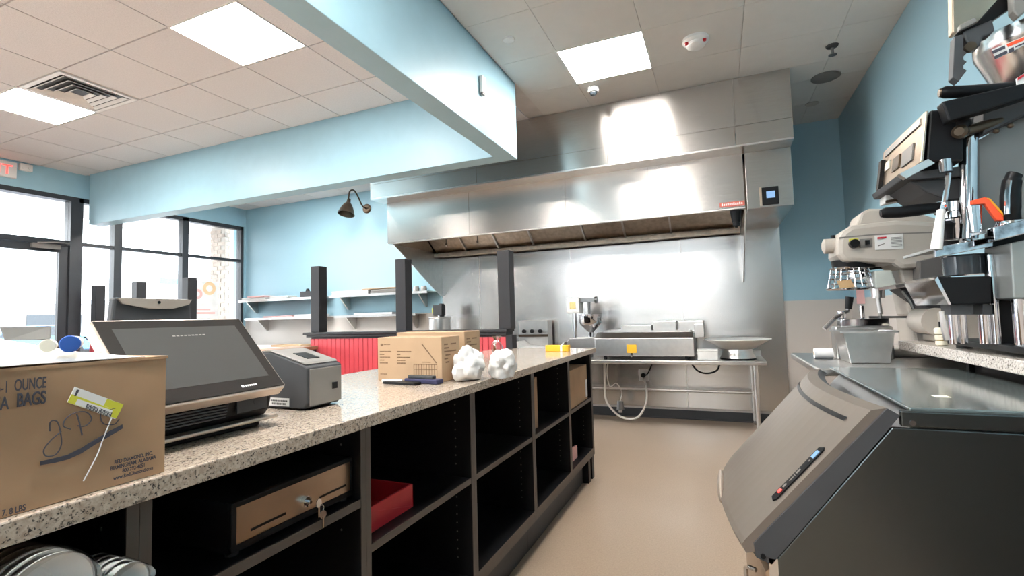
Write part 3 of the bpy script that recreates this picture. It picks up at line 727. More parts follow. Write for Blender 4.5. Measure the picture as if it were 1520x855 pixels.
build('key', MB().lathe([(.011, -.001), (.011, .001)], (-.945, .960, .800), (1, .2, 0), n=14).box(-.9465, -.9435, .957, .963, .765, .79).tube(arc((-.945, .968, .783), .009, 0, 360, 16, 'yz'), .0012, cap=False)
      .lathe([(.010, -.001), (.010, .001)], (-.943, .972, .768), (1, -.2, 0), n=12).box(-.9445, -.9415, .9695, .9745, .735, .762), m_chrome, lo)
# red bin
t = tag(build('red_bin', MB().box(-1.30, -1.0, 1.18, 1.445, .6105, .614).box(-1.008, -1.0, 1.18, 1.445, .614, .688).box(-1.30, -1.292, 1.18, 1.445, .614, .688)
      .box(-1.292, -1.008, 1.18, 1.188, .614, .688).box(-1.292, -1.008, 1.437, 1.445, .614, .688), m_redplastic, None, .003), 'open red plastic bin on the black cabinet shelf', 'bin')
# bowls wrapped in film, first cabinet
def bowl_stack(lab, y, z, r, n, x0):
    t = thing('bowl_stack', lab, 'bowls', (x0-.1, y, .813))
    ax = Vector((1, .05, -.03)).normalized()
    for k in range(n):
        c = Vector((x0, y, z)) - ax*.020*k
        build('foam_bowl', MB().lathe([(r*.55, -.055), (r*.93, -.004), (r, -.001), (r, .002), (r*.95, .002), (r*.90, -.004), (r*.52, -.050), (0, -.050)], c, ax, n=36, cap=True), m_foam, t)
    prof = []; L = .020*n+.05
    wr = MB(); NN = 30; rows = 9
    a = ax.orthogonal().normalized(); b = ax.cross(a); v = []
    for j in range(rows):
        h = .016 - (L+.016)*j/(rows-1)
        rr = r*(1.05 if 0 < j < rows-1 else .99)
        for q in range(NN):
            tt = 2*PI*q/NN; rad = rr*(1+.045*abs(noise.noise(Vector((math.cos(tt)*2.2, math.sin(tt)*2.2, j*.9+y*9)))))
            v.append(Vector((x0, y, z)) + ax*(h+.006*noise.noise(Vector((tt*2, j, y)))) + (a*math.cos(tt)+b*math.sin(tt))*rad)
    wr.add(v, [(j*NN+q, j*NN+(q+1) % NN, (j+1)*NN+(q+1) % NN, (j+1)*NN+q) for j in range(rows-1) for q in range(NN)], True)
    build('clear_film', wr, m_film, t)
bowl_stack('larger stack of white foam bowls in clear film under the counter', .400, .873, .058, 7, -.895)
bowl_stack('smaller stack of white foam bowls in clear film beside the larger one', .493, .847, .032, 5, -.88)
# cartons in the far cabinets
t = thing('upright_carton', 'thin upright tan carton in the fifth open cabinet', 'box', (-1.2, 2.62, .6105))
build('carton', MB().prism([(2.53, .6105), (2.70, .6105), (2.70, .90), (2.53, .87)], 'x', -1.42, -1.0), m_card, t)
build('open_flap', MB().prism([(2.70, .895), (2.705, .9), (2.66, .935), (2.655, .93)], 'x', -1.40, -1.02), m_cardL, t)
t = thing('storage_carton', 'tan carton with white label in the last open cabinet', 'box', (-1.2, 3.47, .6105))
build('carton', MB().box(-1.42, -.965, 3.235, 3.715, .6105, .872), m_card, t, .003)
build('label', MB().box(-.9645, -.9635, 3.66, 3.71, .63, .76), m_whitepaper, t)
tag(build('pink_folder', MB().prism([(3.23, .2245), (3.50, .2245), (3.50, .31), (3.23, .335)], 'x', -1.012, -1.0), m_pink), 'pinkish folder standing at the bottom of the last cabinet', 'folder')
tag(build('cable_clip', MB().box(-1.30, -1.285, .584, .60, .82, .85), m_white), 'tiny pale clip on the cabinet wall left of the cash drawer', 'clip')

# big carton on the near end of the counter
t = box1 = thing('tea_carton', 'large brown cardboard carton with printed tea bag lettering', 'box', (-1.1, .33, ZT))
cv = MB()
NX, NZ = 26, 12
v = []; Y0, Y1, Z0, Z1 = -.05, .583, ZT+.001, 1.194
for j in range(NZ+1):
    for i in range(NX+1):
        y = Y0+(Y1-Y0)*i/NX; z = Z0+(Z1-Z0)*j/NZ
        q = noise.noise(Vector((y*7, z*9, 3)))*.006*min(1, (Y1-y)*14)*min(1, (y-Y0)*14)*min(1, (z-Z0)*20)
        v.append((-.937+q, y, z))
f = [(j*(NX+1)+i, j*(NX+1)+i+1, (j+1)*(NX+1)+i+1, (j+1)*(NX+1)+i) for j in range(NZ) for i in range(NX)]
cv.add(v, f, True)
fr = build('front_side', cv, m_card, t)
build('carton_body', MB().box(-1.32, -.9445, Y0, Y1, Z0, Z1-.003).box(-.9445, -.9375, Y1-.004, Y1, Z0, Z1-.003).box(-.9445, -.9375, Y0, Y0+.004, Z0, Z1-.003), m_card, t)
build('top_flap', MB().box(-1.13, -.934, Y0, Y1+.002, Z1-.002, Z1+.003), m_card, t)
build('top_flap', MB().box(-1.32, -1.134, Y0, Y1+.002, Z1-.002, Z1+.002), m_card, t)
xf_ = -.9305
YD, ZD = (0, 1, 0), (0, 0, 1)
text('printed_text', 'OUNCE', .0235, m_ink, t, (xf_, *(0.3713, 1.1643)), YD, ZD, .0003, squash=.44, bold=.0003)
text('printed_text', '6-1', .0235, m_ink, t, (xf_, *(0.3656, 1.1633)), YD, ZD, .0003, 'RIGHT', squash=.44)
text('printed_text', 'BAGS', .0265, m_ink, t, (xf_, *(0.3741, 1.1415)), YD, ZD, .0009, squash=.52, bold=.0004)
text('printed_text', 'TEA', .0265, m_ink, t, (xf_, *(0.3662, 1.1401)), YD, ZD, .0009, 'RIGHT', squash=.52)
text('printed_text', 'RED DIAMOND, INC.', .0088, m_ink, t, (xf_, .529, 1.026), YD, ZD, .0002, 'CENTER', .72, bold=.00018)
text('printed_text', 'BIRMINGHAM, ALABAMA', .0088, m_ink, t, (xf_, .529, 1.0175), YD, ZD, .0002, 'CENTER', .72, bold=.00018)
text('printed_text', '800 292-4651', .0088, m_ink, t, (xf_, .529, 1.009), YD, ZD, .0002, 'CENTER', .72, bold=.00018)
text('printed_text', 'www.RedDiamond.com', .0088, m_ink, t, (xf_, .529, 1.0005), YD, ZD, .0002, 'CENTER', .72, bold=.00018)
text('printed_text', '7. 8 LBS', .0125, m_ink, t, (xf_, *(0.3880, 0.9930)), YD, ZD, .0003, 'RIGHT', squash=.62, bold=.0002)
# handwritten letters and the underline stroke
def stroke(pts, r):
    P = spline([(xf_+.0002, *p) for p in pts], 6)
    return MB().tube(P, r, 6)
s1 = stroke([(0.4131, 1.0987), (0.4136, 1.1125), (0.4217, 1.1109), (0.4262, 1.0938), (0.4275, 1.0753), (0.4212, 1.0629), (0.4099, 1.0629), (0.4066, 1.0726), (0.4142, 1.0846), (0.4270, 1.0956)], .0009)
s2 = stroke([(0.4388, 1.0961), (0.4293, 1.1032), (0.4333, 1.1146), (0.4451, 1.1206), (0.4593, 1.1179), (0.4659, 1.1061), (0.4579, 1.0972), (0.4473, 1.0994)], .0009)
s3 = stroke([(0.4461, 1.1183), (0.4499, 1.1030), (0.4538, 1.0834)], .0011)
s4 = stroke([(0.4988, 1.1171), (0.4796, 1.1141), (0.4818, 1.0964), (0.4973, 1.0910), (0.5051, 1.0983)], .0008)
for s_ in (s1, s2, s3, s4): build('marker_stroke', s_, m_ink, t)
und = MB()
P = [(59,690), (80,687), (100,682), (120,672), (140,659), (160,648), (181,632)]
W_ = [(59,683), (80,680), (100,675), (120,664), (140,652), (160,640), (181,628)]
pp = [(0.4031, 1.0516), (0.4198, 1.0503), (0.4363, 1.0508), (0.4535, 1.0555), (0.4713, 1.0646), (0.4899, 1.0725), (0.5104, 1.0816), (0.5102, 1.0883), (0.4897, 1.0806), (0.4711, 1.0726), (0.4533, 1.0638), (0.4362, 1.0580), (0.4197, 1.0573), (0.4030, 1.0570)]
for k in range(6):
    und.prism([pp[k], pp[k+1], pp[12-k], pp[13-k]], 'x', xf_-.001, xf_+.0003)
build('underline_stroke', und, m_ink, t)
# shipping label
lb = build('shipping_label', MB().prism([(0.4336, 1.1381), (0.4426, 1.1604), (0.5107, 1.1217), (0.4991, 1.0994)], 'x', xf_-.0008, xf_+.0006), m_whitepaper, t)
build('yellow_print', MB().prism([(0.4336, 1.1381), (0.4385, 1.1496), (0.5058, 1.1103), (0.5001, 1.1003)], 'x', xf_+.0006, xf_+.0008)
      .prism([(0.4868, 1.1346), (0.5107, 1.1217), (0.5058, 1.1103), (0.4822, 1.1245)], 'x', xf_+.0006, xf_+.0008), m_lime, lb)
build('white_field', MB().prism([(0.4431, 1.1334), (0.4465, 1.1411), (0.4949, 1.1145), (0.4912, 1.1054)], 'x', xf_+.0008, xf_+.001), m_whitepaper, lb)
bc = MB()
for k in range(22):
    if k == 10: continue
    u = 128+1.7*k; vv = 603.5+.6*k
    wdt = .9 if k % 3 else 1.3
    y0, z0 = (0.4590, 1.1317); y1, z1 = (0.4930, 1.1116); y2, z2 = (0.4565, 1.1247)
    tt = k/21.; dy, dz = (y1-y0), (z1-z0); ey, ez = (y2-y0), (z2-z0)
    a = (y0+dy*tt, z0+dz*tt); b = (a[0]+dy*.028*wdt, a[1]+dz*.028*wdt)
    bc.prism([a, b, (b[0]+ey, b[1]+ez), (a[0]+ey, a[1]+ez)], 'x', xf_+.001, xf_+.0012)
build('bar_code', bc, m_ink, lb)
build('label_mark', MB().prism([(0.4420, 1.1460), (0.4446, 1.1456), (0.4488, 1.1543), (0.4453, 1.1559)], 'x', xf_+.0006, xf_+.0009), m_ink, lb)
build('tape_strip', MB().tube(spline([(xf_, *(0.4942, 1.1026)), (xf_, *(0.4823, 1.0704)), (xf_, *(0.4744, 1.0468)), (xf_, *(0.4570, 1.0120))]), .0010, 5), m_whitepaper, t)
# white plastic sheet on the carton
sh = MB(); nx, ny = 16, 22; v = []
for j in range(ny+1):
    for i in range(nx+1):
        x = -1.30+.365*i/nx; y = .02+.53*j/ny
        e = min(1, i/3, j/3, (nx-i)/9+.04, (ny-j)/5)
        z = 1.199 + .052*e*max(0, min(1, (.57-y)/.19)) + .016*e*abs(noise.noise(Vector((x*13, y*13, 1))))
        edge = .02*noise.noise(Vector((x*9, y*9, 6)))
        v.append((x + (edge if i in (0, nx) else 0), y + (edge*1.5 if j in (0, ny) else 0), z))
sh.add(v, [(j*(nx+1)+i, j*(nx+1)+i+1, (j+1)*(nx+1)+i+1, (j+1)*(nx+1)+i) for j in range(ny) for i in range(nx)], True)
o = build('plastic_sheet', sh, m_whitepaper); sm_ = o.modifiers.new('thickness', 'SOLIDIFY'); sm_.thickness = .0015; sm_.offset = 1
tag(o, 'crumpled white plastic sheet lying on the big tea carton', 'sheet')
t = thing('spray_tube', 'clear tube with blue cap lying on the white sheet', 'tube', (-.99, .44, 1.205))
dv = Vector((.80, -.45, .0)).normalized(); c0 = Vector((-.935, .437, 1.227))
build('blue_cap', MB().lathe([(.0115, -.012), (.0132, -.010), (.0132, -.001), (.012, 0), (0, .0005)], c0, dv, n=24), m_bluecap, t)
build('tube_body', MB().lathe([(0, -.10), (.011, -.098), (.012, -.0125)], c0, dv, n=20), m_ivory, t)
c1 = c0+Vector((-.022, -.018, -.0015))
build('yellow_cap', MB().lathe([(.0095, -.03), (.0100, -.001), (.009, 0), (0, 0)], c1, dv, n=20), m_ivory, t)
tag(build('paper_scrap', MB().add([(-.99, .385, 1.236), (-.965, .425, 1.236), (-.975, .43, 1.256), (-1.0, .38, 1.256), (-.992, .383, 1.236), (-.967, .427, 1.234), (-.977, .432, 1.254), (-1.002, .382, 1.254)],
    [(0, 1, 2, 3), (7, 6, 5, 4), (0, 4, 5, 1), (1, 5, 6, 2), (2, 6, 7, 3), (3, 7, 4, 0)]), m_greyp), 'small pale grey scrap on the white plastic sheet', 'scrap')

# ================================================================ POINT OF SALE
t = pos = thing('sales_terminal', 'large tilted touch screen terminal on a black base', 'terminal', (-1.2, .77, ZT))
U = Vector((0, 1, 0)); V = Vector((-.698, 0, .716)); N = V.cross(U)*-1
N = Vector((.716, 0, .698))
def scr(): return Matrix((U, V, N)).transposed().to_4x4()
T0 = Vector((-1.040, .7745, 1.088))
def placed(mb):
    m4 = Matrix((U, V, N)).transposed().to_4x4(); m4.translation = T0; return mb.xf(m4)
hw, hl = .176, .252
sc_ = build('screen_case', placed(MB().prism([(-hw, .008), (-hw+.008, 0), (hw-.008, 0), (hw, .008), (hw, hl-.008), (hw-.008, hl), (-hw+.008, hl), (-hw, hl-.008)], 'z', -.030, -.002)), m_champ, t, .003)
build('bezel', placed(MB().box(-hw+.006, hw-.006, .006, hl-.006, -.0018, .0005)), m_bezel, sc_)
build('display_glass', placed(MB().box(-hw+.032, hw-.032, .042, hl-.030, .0006, .0010)), m_screen, sc_)
tx = MB()
for k in range(9): tx.box(-.03+.009*k, -.03+.009*k+.0065, hl-.060, hl-.0565, .0011, .0013)
build('screen_text', placed(tx), m_greyp, sc_)
tx = MB().box(.055, .062, .017, .024, .0006, .0009)
for k in range(6): tx.box(.065+.0055*k, .065+.0055*k+.004, .018, .023, .0006, .0009)
build('maker_mark', placed(tx), m_white, sc_)
build('rear_hump', placed(MB().box(-.12, .12, .05, .20, -.060, -.0305)), m_blackp, t, .008)
bs = MB().prism([(-1.115, 1.013), (-1.10, 1.03), (-1.085, 1.085), (-1.11, 1.10), (-1.26, 1.16), (-1.33, 1.10), (-1.33, 1.013)], 'y', .63, .948)
build('base_housing', bs, m_blackp, t, .006)
rib = MB()
for k in range(7): rib.box(-1.098+.0015*k, -1.094+.0022*k, .66, .82, 1.030+.007*k, 1.0335+.007*k)
build('vent_rib', rib, m_dgrey, t)
build('port_cover', MB().box(-1.094, -1.088, .845, .93, 1.035, 1.075).cyl((-1.09, .90, 1.056), (-1.0865, .90, 1.056), .010), m_dgrey, t)
build('shiny_bracket', MB().box(-1.092, -1.078, .915, .94, 1.080, 1.092).box(-1.096, -1.080, .66, .69, 1.078, 1.088), m_chrome, t)
build('tray_trim', MB().box(-1.33, -1.085, .615, .962, 1.004, 1.0125), m_champ, t, .003)
build('base_plate', MB().box(-1.32, -1.115, .64, .93, ZT+.0005, 1.0035), m_blackp, t, .003)
t = thing('customer_display', 'small rear customer display on a stand behind the touch screen', 'display', (-1.46, .85, ZT))
build('back_shell', MB().prism([(.745, 1.19), (.757, 1.328), (.955, 1.328), (.963, 1.19)], 'x', -1.45, -1.425), m_dgrey, t, .006)
build('top_band', MB().prism([(.762, 1.326), (.772, 1.312), (.835, 1.300), (.90, 1.300), (.945, 1.312), (.953, 1.326)], 'x', -1.4245, -1.418), m_champ, t)
build('camera_dot', MB().cyl((-1.418, .862, 1.317), (-1.4165, .862, 1.317), .004), m_blackp, t)
build('front_glass', MB().box(-1.4545, -1.4505, .76, .945, 1.20, 1.32), m_screen, t)
build('stand', MB().box(-1.46, -1.435, .82, .88, ZT+.012, 1.19), m_blackp, t, .004)
build('stand_foot', MB().box(-1.53, -1.38, .76, .94, ZT+.0005, ZT+.0115), m_blackp, t, .004)

t = thing('receipt_printer', 'dark grey receipt printer beside the touch screen', 'printer', (-1.25, 1.18, ZT))
pb = MB().prism([(-1.365, .992), (-1.155, .992), (-1.142, 1.01), (-1.142, 1.115), (-1.165, 1.125), (-1.30, 1.162), (-1.365, 1.158)], 'y', 1.118, 1.262)
build('case', pb, m_dgrey, t, .005)
build('top_lid', MB().prism([(-1.155, 1.1235), (-1.165, 1.1256), (-1.30, 1.1626), (-1.36, 1.1586), (-1.36, 1.163), (-1.30, 1.167), (-1.163, 1.130)], 'y', 1.122, 1.258), m_greyp, t, .002)
build('front_face', MB().box(-1.1415, -1.138, 1.124, 1.256, 1.0, 1.11), m_greyp, t, .003)
build('latch', MB().prism([(-1.25, 1.1495), (-1.19, 1.1335), (-1.19, 1.139), (-1.25, 1.155)], 'y', 1.165, 1.215), m_blackp, t)
build('side_label', MB().box(-1.355, -1.215, 1.1165, 1.1178, .998, 1.022), m_whitepaper, t)
pl_ = MB()
for k in range(10): pl_.box(-1.29+.007*k, -1.285+.007*k, 1.1162, 1.1165, 1.012, 1.016)
for k in range(12): pl_.box(-1.285+.005*k, -1.282+.005*k, 1.1162, 1.1165, 1.002, 1.008)
build('label_print', pl_, m_dgrey, t)
build('switch', MB().box(-1.138, -1.135, 1.215, 1.235, 1.04, 1.06), m_blackp, t)
build('foot', MB().cyl((-1.34, 1.14, ZT+.0003), (-1.34, 1.14, .992), .008).cyl((-1.18, 1.14, ZT+.0003), (-1.18, 1.14, .992), .008).cyl((-1.34, 1.24, ZT+.0003), (-1.34, 1.24, .992), .008).cyl((-1.18, 1.24, ZT+.0003), (-1.18, 1.24, .992), .008), m_rubber, t)

# ================================================================ CARTONS, BAGS, SMALL THINGS ON THE COUNTER
def carton(lab, x0, x1, y0, y1, z1, printed):
    t = thing('goods_carton', lab, 'box', ((x0+x1)/2, (y0+y1)/2, ZT))
    build('carton', MB().box(x0, x1, y0, y1, ZT+.0006, z1), m_cardL, t, .003)
    build('top_seam', MB().box(x0+.004, x1-.004, (y0+y1)/2-.002, (y0+y1)/2+.002, z1, z1+.0015), m_card, t)
    if printed:
        p = MB(); yy = y0-.0009
        p.cyl((x0+.022, y0-.0001, z1-.032), (x0+.022, yy, z1-.032), .006, n=10)
        for k in range(5): p.box(x0+.034+.007*k, x0+.039+.007*k, yy, y0-.0001, z1-.032, z1-.029)
        rows = [(.058, .060, .070), (.071, .022, .018), (.083, .050, .062), (.096, .022, .042), (.108, .040, .038)]
        for dz, la, lb_ in rows:
            for st_, ln in ((.012, la), (.103, lb_)):
                k = 0.
                while k < ln:
                    p.box(x0+st_+k, x0+st_+k+.0045, yy, y0-.0001, z1-dz-.005, z1-dz-.0005); k += .0062
        for k in range(6): p.box(x0+.014+.006*k, x0+.018+.006*k, yy, y0-.0001, ZT+.028, ZT+.032)
        build('printed_lines', p, m_inkB, t)
        g = MB(); gx0, gx1, gz0, gz1 = x0+.188, x0+.302, ZT+.022, ZT+.075
        for k in range(10):
            xx = gx0+(gx1-gx0)*k/9; g.box(xx-.0008, xx+.0008, yy, y0-.0001, gz0, gz1)
        g.box(gx0, gx1, yy, y0-.0001, gz1-.003, gz1).box(gx0, gx1, yy, y0-.0001, gz0+.03, gz0+.032).box(gx0+.04, gx1-.03, yy, y0-.0001, gz1+.006, gz1+.009)
        g.prism([(x0+.228, z1-.030), (x0+.232, z1-.028), (x0+.302, z1-.108), (x0+.298, z1-.110)], 'y', yy, y0-.0001)
        build('printed_drawing', g, m_inkB, t)
    q = MB(); xx = x1+.0009
    for z_, a, b in [(.03, .02, .05), (.03, .075, .12), (.045, .02, .06), (.06, .02, .12), (.075, .03, .07), (.09, .02, .05), (.105, .03, .06)]:
        q.box(x1+.0001, xx, y0+a, min(y0+b, y1-.01), z1-z_-.006, z1-z_)
    build('end_print', q, m_inkB, t)
carton('tan goods carton with printed lines, nearer of the two on the counter', -1.394, -1.068, 1.763, 1.918, 1.176, True)
carton('tan goods carton standing behind the printed one', -1.440, -1.070, 1.965, 2.12, 1.190, False)
def bag(lab, c, r, sc, knot, seed):
    t = thing('plastic_bag', lab, 'bag', (c[0], c[1], ZT))
    mb = MB(); n, m = 44, 28; v = []
    for j in range(m+1):
        th = PI*j/m
        for k in range(n):
            ph = 2*PI*k/n; q = Vector((math.sin(th)*math.cos(ph), math.sin(th)*math.sin(ph), math.cos(th)))
            o_ = Vector((seed, seed*.7, 0))
            g = 1 + .34*noise.noise(q*1.7+o_) - .16*abs(noise.noise(q*3.4+o_*2)) - .07*abs(noise.noise(q*8+o_*3))
            p = Vector((q.x*sc[0], q.y*sc[1], q.z*sc[2]))*r*g + Vector(c)
            p.z = max(p.z, ZT+.0015 + .004*abs(noise.noise(q*9)))
            v.append(p)
    mb.add(v, [(j*n+k, (j+1)*n+k, (j+1)*n+(k+1) % n, j*n+(k+1) % n) for j in range(m) for k in range(n)], True)
    build('bag_body', mb, m_bag, t)
    if knot:
        k = Vector(knot); pr = []
        mk = MB(); n = 18; v = []
        prof = [(.010, 0), (.022, .012), (.026, .03), (.024, .048), (.014, .062), (.008, .066), (.012, .074), (.020, .086)]
        for rr, h in prof:
            for q in range(n):
                tt = 2*PI*q/n; v.append(k + Vector((math.cos(tt)*rr*(1+.18*math.sin(3*tt+h*60)), math.sin(tt)*rr*.7*(1+.18*math.sin(4*tt)), h)))
        mk.add(v, [(j*n+q, j*n+(q+1) % n, (j+1)*n+(q+1) % n, (j+1)*n+q) for j in range(len(prof)-1) for q in range(n)], True)
        build('clear_top', mk, m_film, t)
bag('larger white plastic bag bulging beside the cartons on the counter', (-.999, 1.862, 1.046), .094, (.70, .95, .82), None, 1)
bag('smaller white plastic bag with clear knotted top at the counter edge', (-.887, 1.965, 1.042), .080, (.72, .92, .90), (-.935, 2.02, 1.080), 4.3)
# pens, phone and cables by the carton
tag(build('marker_pen', MB().cyl((-1.325, 1.705, ZT+.008), (-1.235, 1.722, ZT+.008), .0075), m_white), 'white marker pen lying in front of the printed carton', 'pen')
tag(build('black_phone', MB().prism([(-1.30, 1.675), (-1.13, 1.655), (-1.125, 1.695), (-1.29, 1.712)], 'z', ZT+.0005, ZT+.011), m_blackp, None, .002), 'flat black handset lying in front of the printed carton', 'phone')
tag(build('dark_case', MB().prism([(-1.225, 1.718), (-1.055, 1.70), (-1.050, 1.745), (-1.22, 1.755)], 'z', ZT+.0005, ZT+.020), mat('navy_plastic', (.03, .03, .09), .4), None, .004), 'dark navy case lying against the printed carton', 'case')
tag(build('grey_remote', MB().prism([(-1.21, 1.722), (-1.08, 1.708), (-1.077, 1.732), (-1.207, 1.745)], 'z', ZT+.0207, ZT+.033), m_dgrey, None, .003), 'small grey remote lying on the navy case', 'remote')
t = thing('yellow_carton', 'small yellow box at the far end of the counter', 'box', (-1.10, 3.47, ZT))
build('body', MB().box(-1.20, -1.04, 3.44, 3.50, ZT+.0006, 1.035), m_yellow, t, .004)
build('pale_band', MB().box(-1.085, -1.07, 3.4385, 3.501, ZT+.002, 1.0358), m_white, t)
build('end_lid', MB().box(-1.039, -1.025, 3.44, 3.50, ZT+.0006, 1.035), m_yellow, t, .003)
m_reflchrome = mat('chrome_painted_reflections', (.42, .42, .44), .08, 1, var=.5, vscale=45)  # chrome with its mixed dark and bright reflections put into the colour
m_greyp2 = mat('mid_grey_plastic', (.13, .12, .115), .5)  # darker grey plastic of the mixer's bowl yoke

# ================================================================ ICE MACHINE
t = ice = thing('ice_machine', 'undercounter ice machine with bulging bronze bin door and dark side', 'ice machine', (.4, 1.75, 0))
IY0, IY1 = 1.33, 2.13
body = MB().prism([(.085, .06), (.76, .06), (.76, 1.018), (.40, 1.018), (.085, .655)], 'y', IY0+.012, IY1)
build('cabinet_body', body, m_darksteel, t)
build('side_panel', MB().prism([(.098, .06), (.755, .06), (.755, .985), (.336, .985), (.088, .655)], 'y', IY0, IY0+.0115), m_iceside, t, .003)
build('side_top_trim', MB().box(.352, .755, IY0-.004, IY0+.0115, .988, 1.022), m_iceside, t, .003)
build('corner_strip', MB().box(.078, .097, IY0-.002, IY0+.0115, .06, .665), m_steelS, t)
build('side_screw', MB().cyl((.372, IY0-.0005, .997), (.372, IY0-.006, .997), .006, n=10), m_chrome, t)
tp = build('top_panel', MB().box(.372, .755, IY0+.012, IY1+.06, 1.0185, 1.028), m_icetop, t, .003)
build('beige_sticker', MB().box(.47, .50, 1.50, 1.53, 1.0282, 1.0288), m_ivory, tp)
def loft(prof, n=16, bow=.05, y0=IY0+.004, y1=IY1, ends=True, topbow=1.):
    mb = MB(); v = []; m_ = len(prof)
    zt, zb = max(p[1] for p in prof), min(p[1] for p in prof)
    for j in range(n+1):
        s = j/n; b = bow*(1-(2*s-1)**2)
        for x, z in prof: v.append((x - b*(1 if topbow == 1 else 1), y0+(y1-y0)*s, z))
    mb.add(v, [(j*m_+k, j*m_+(k+1) % m_, (j+1)*m_+(k+1) % m_, (j+1)*m_+k) for j in range(n) for k in range(m_)])
    mb.add(v[:m_], [tuple(range(m_))]); mb.add(v[-m_:], [tuple(range(m_))[::-1]])
    return mb
door_prof = [(.345, 1.004), (.318, 1.024), (.300, 1.012), (.046, .705), (.036, .690), (.040, .664), (.072, .655)]
build('door_rim', loft([(.352, 1.012), (.330, 1.026), (.062, .712), (.048, .694), (.052, .662), (.084, .652)], y0=IY0-.002), m_dgrey, t)
dr = build('bin_door', loft([(.331, 1.0265), (.300, 1.020), (.030, .700), (.022, .688), (.030, .668), (.048, .672), (.050, .692), (.062, .709)], y0=IY0+.003), m_icedoor, t)
# dark slot line near the top of the door, and the label strip along the near edge
sl = MB(); v = []
for j in range(17):
    s = .06+.80*j/16; y = IY0+.004+(IY1-IY0)*s; b = .05*(1-(2*s-1)**2)
    for dx, dz in ((-.0008, .0004), (-.0075, -.0085), ):
        v.append((.2765+dx-b-.0012, y, .9922+dz+.0012))
v2 = [(p[0]+.002, p[1], p[2]-.002) for p in v]
n_ = len(v)
sl.add(v+v2, [(2*j, 2*j+1, 2*j+3, 2*j+2) for j in range(16)] + [(n_+2*j, n_+2*j+2, n_+2*j+3, n_+2*j+1) for j in range(16)] + [(2*j, 2*j+2, n_+2*j+2, n_+2*j) for j in range(16)] + [(2*j+1, n_+2*j+1, n_+2*j+3, 2*j+3) for j in range(16)])
build('door_slot', sl, m_cab, dr)
sd = Vector((.270, 0, .320)).normalized(); sn = Vector((-.320, 0, .270)).normalized()
def ondoor(mb, s0, y):    # places a flat piece on the sloped door face
    o_ = Vector((.030, 0, .700)) + sd*s0; o_.y = y; s_ = (y-IY0-.004)/(IY1-IY0-.004); o_.x -= .05*(1-(2*s_-1)**2)
    yt = Vector((-.05*(-4*(2*s_-1))/(IY1-IY0), 1, 0)).normalized()
    m4 = Matrix((sd, yt, sd.cross(yt)*(1 if sd.cross(yt).dot(sn) > 0 else -1))).transposed().to_4x4(); m4.translation = o_; return mb.xf(m4)
ly = IY0+.036
lp = build('control_strip', ondoor(MB().prism([(.115, -.006), (.125, -.014), (.285, -.014), (.292, -.006), (.285, .010), (.120, .010)], 'z', .001, .004), 0, ly), m_blackp, dr)
build('red_light', ondoor(MB().box(.138, .150, -.006, .004, .0041, .0055), 0, ly), m_bulb, lp)
build('blue_light', ondoor(MB().box(.255, .277, -.009, .004, .0041, .0055), 0, ly), m_blue_scr, lp)
build('white_print', ondoor(MB().box(.156, .168, -.004, .003, .0041, .005).box(.178, .192, -.003, 0, .0041, .005).box(.196, .198, -.005, .004, .0041, .005).box(.203, .217, -.004, .003, .0041, .005).box(.243, .248, -.005, -.001, .0041, .005), 0, ly), m_greyp, lp)
gr = MB().sphere((0, 0, 0), 1, 20, 10); gr.v = [(p[0]*.012-.028+.004, 1.765+p[1]*.14, .684+p[2]*.03) for p in gr.v]
build('grip_recess', gr, m_champ, t)
build('rivet', MB().cyl((.066, IY0-.002, .668), (.066, IY0-.006, .668), .006, n=10), m_blackp, t)
build('lower_front', loft([(.080, .64), (.070, .63), (.070, .11), (.080, .10)], bow=.03), m_tan, t)
build('front_pull', MB().tube([(.052, 1.40, .60), (.038, 1.41, .60), (.030, 1.45, .58), (.030, 1.46, .42), (.042, 1.42, .40)], .006), m_chrome, t)
for x in (.14, .70):
    for y in (1.38, 2.08): build('foot', MB().cyl((x, y, 0), (x, y, .06), .022), m_blackp, t)

# ================================================================ STAINLESS SIDE TABLE BEYOND IT
t = thing('side_table', 'stainless side table beyond the ice machine, below the mixer', 'table', (.8, 2.6, 0))
build('table_top', MB().box(.335, XR-.01, 2.215, 2.98, .99, 1.02), m_steelS, t, .006)
build('splash_back', MB().box(XR-.03, XR-.01, 2.26, 2.98, 1.02, 1.06), m_steelS, t)
for x in (.62, 1.22):
    for y in (2.28, 2.92): build('leg', MB().cyl((x, y, 0), (x, y, .99), .02), m_steelS, t)
build('undershelf', MB().box(.60, 1.24, 2.26, 2.94, .25, .275), m_steelS, t)

# granite bar top on a black cabinet
tag(build('bar_countertop', MB().box(.715, XR-.002, -1.5, 2.655, 1.062, 1.100), m_granite2, None, .003), 'pale speckled granite slab under the espresso machine', 'countertop')
t = thing('bar_cabinet', 'black cabinet carrying the pale granite slab', 'cabinet', (1.05, .4, 0))
build('carcass', MB().box(.80, XR-.015, -1.48, 2.205, .10, 1.060), m_cab, t)
build('plinth', MB().box(.86, XR-.015, -1.46, 2.19, 0, .10), m_dgrey, t)
build('end_support', MB().box(.785, XR-.035, 2.19, 2.2125, .10, 1.060), m_cab, t)

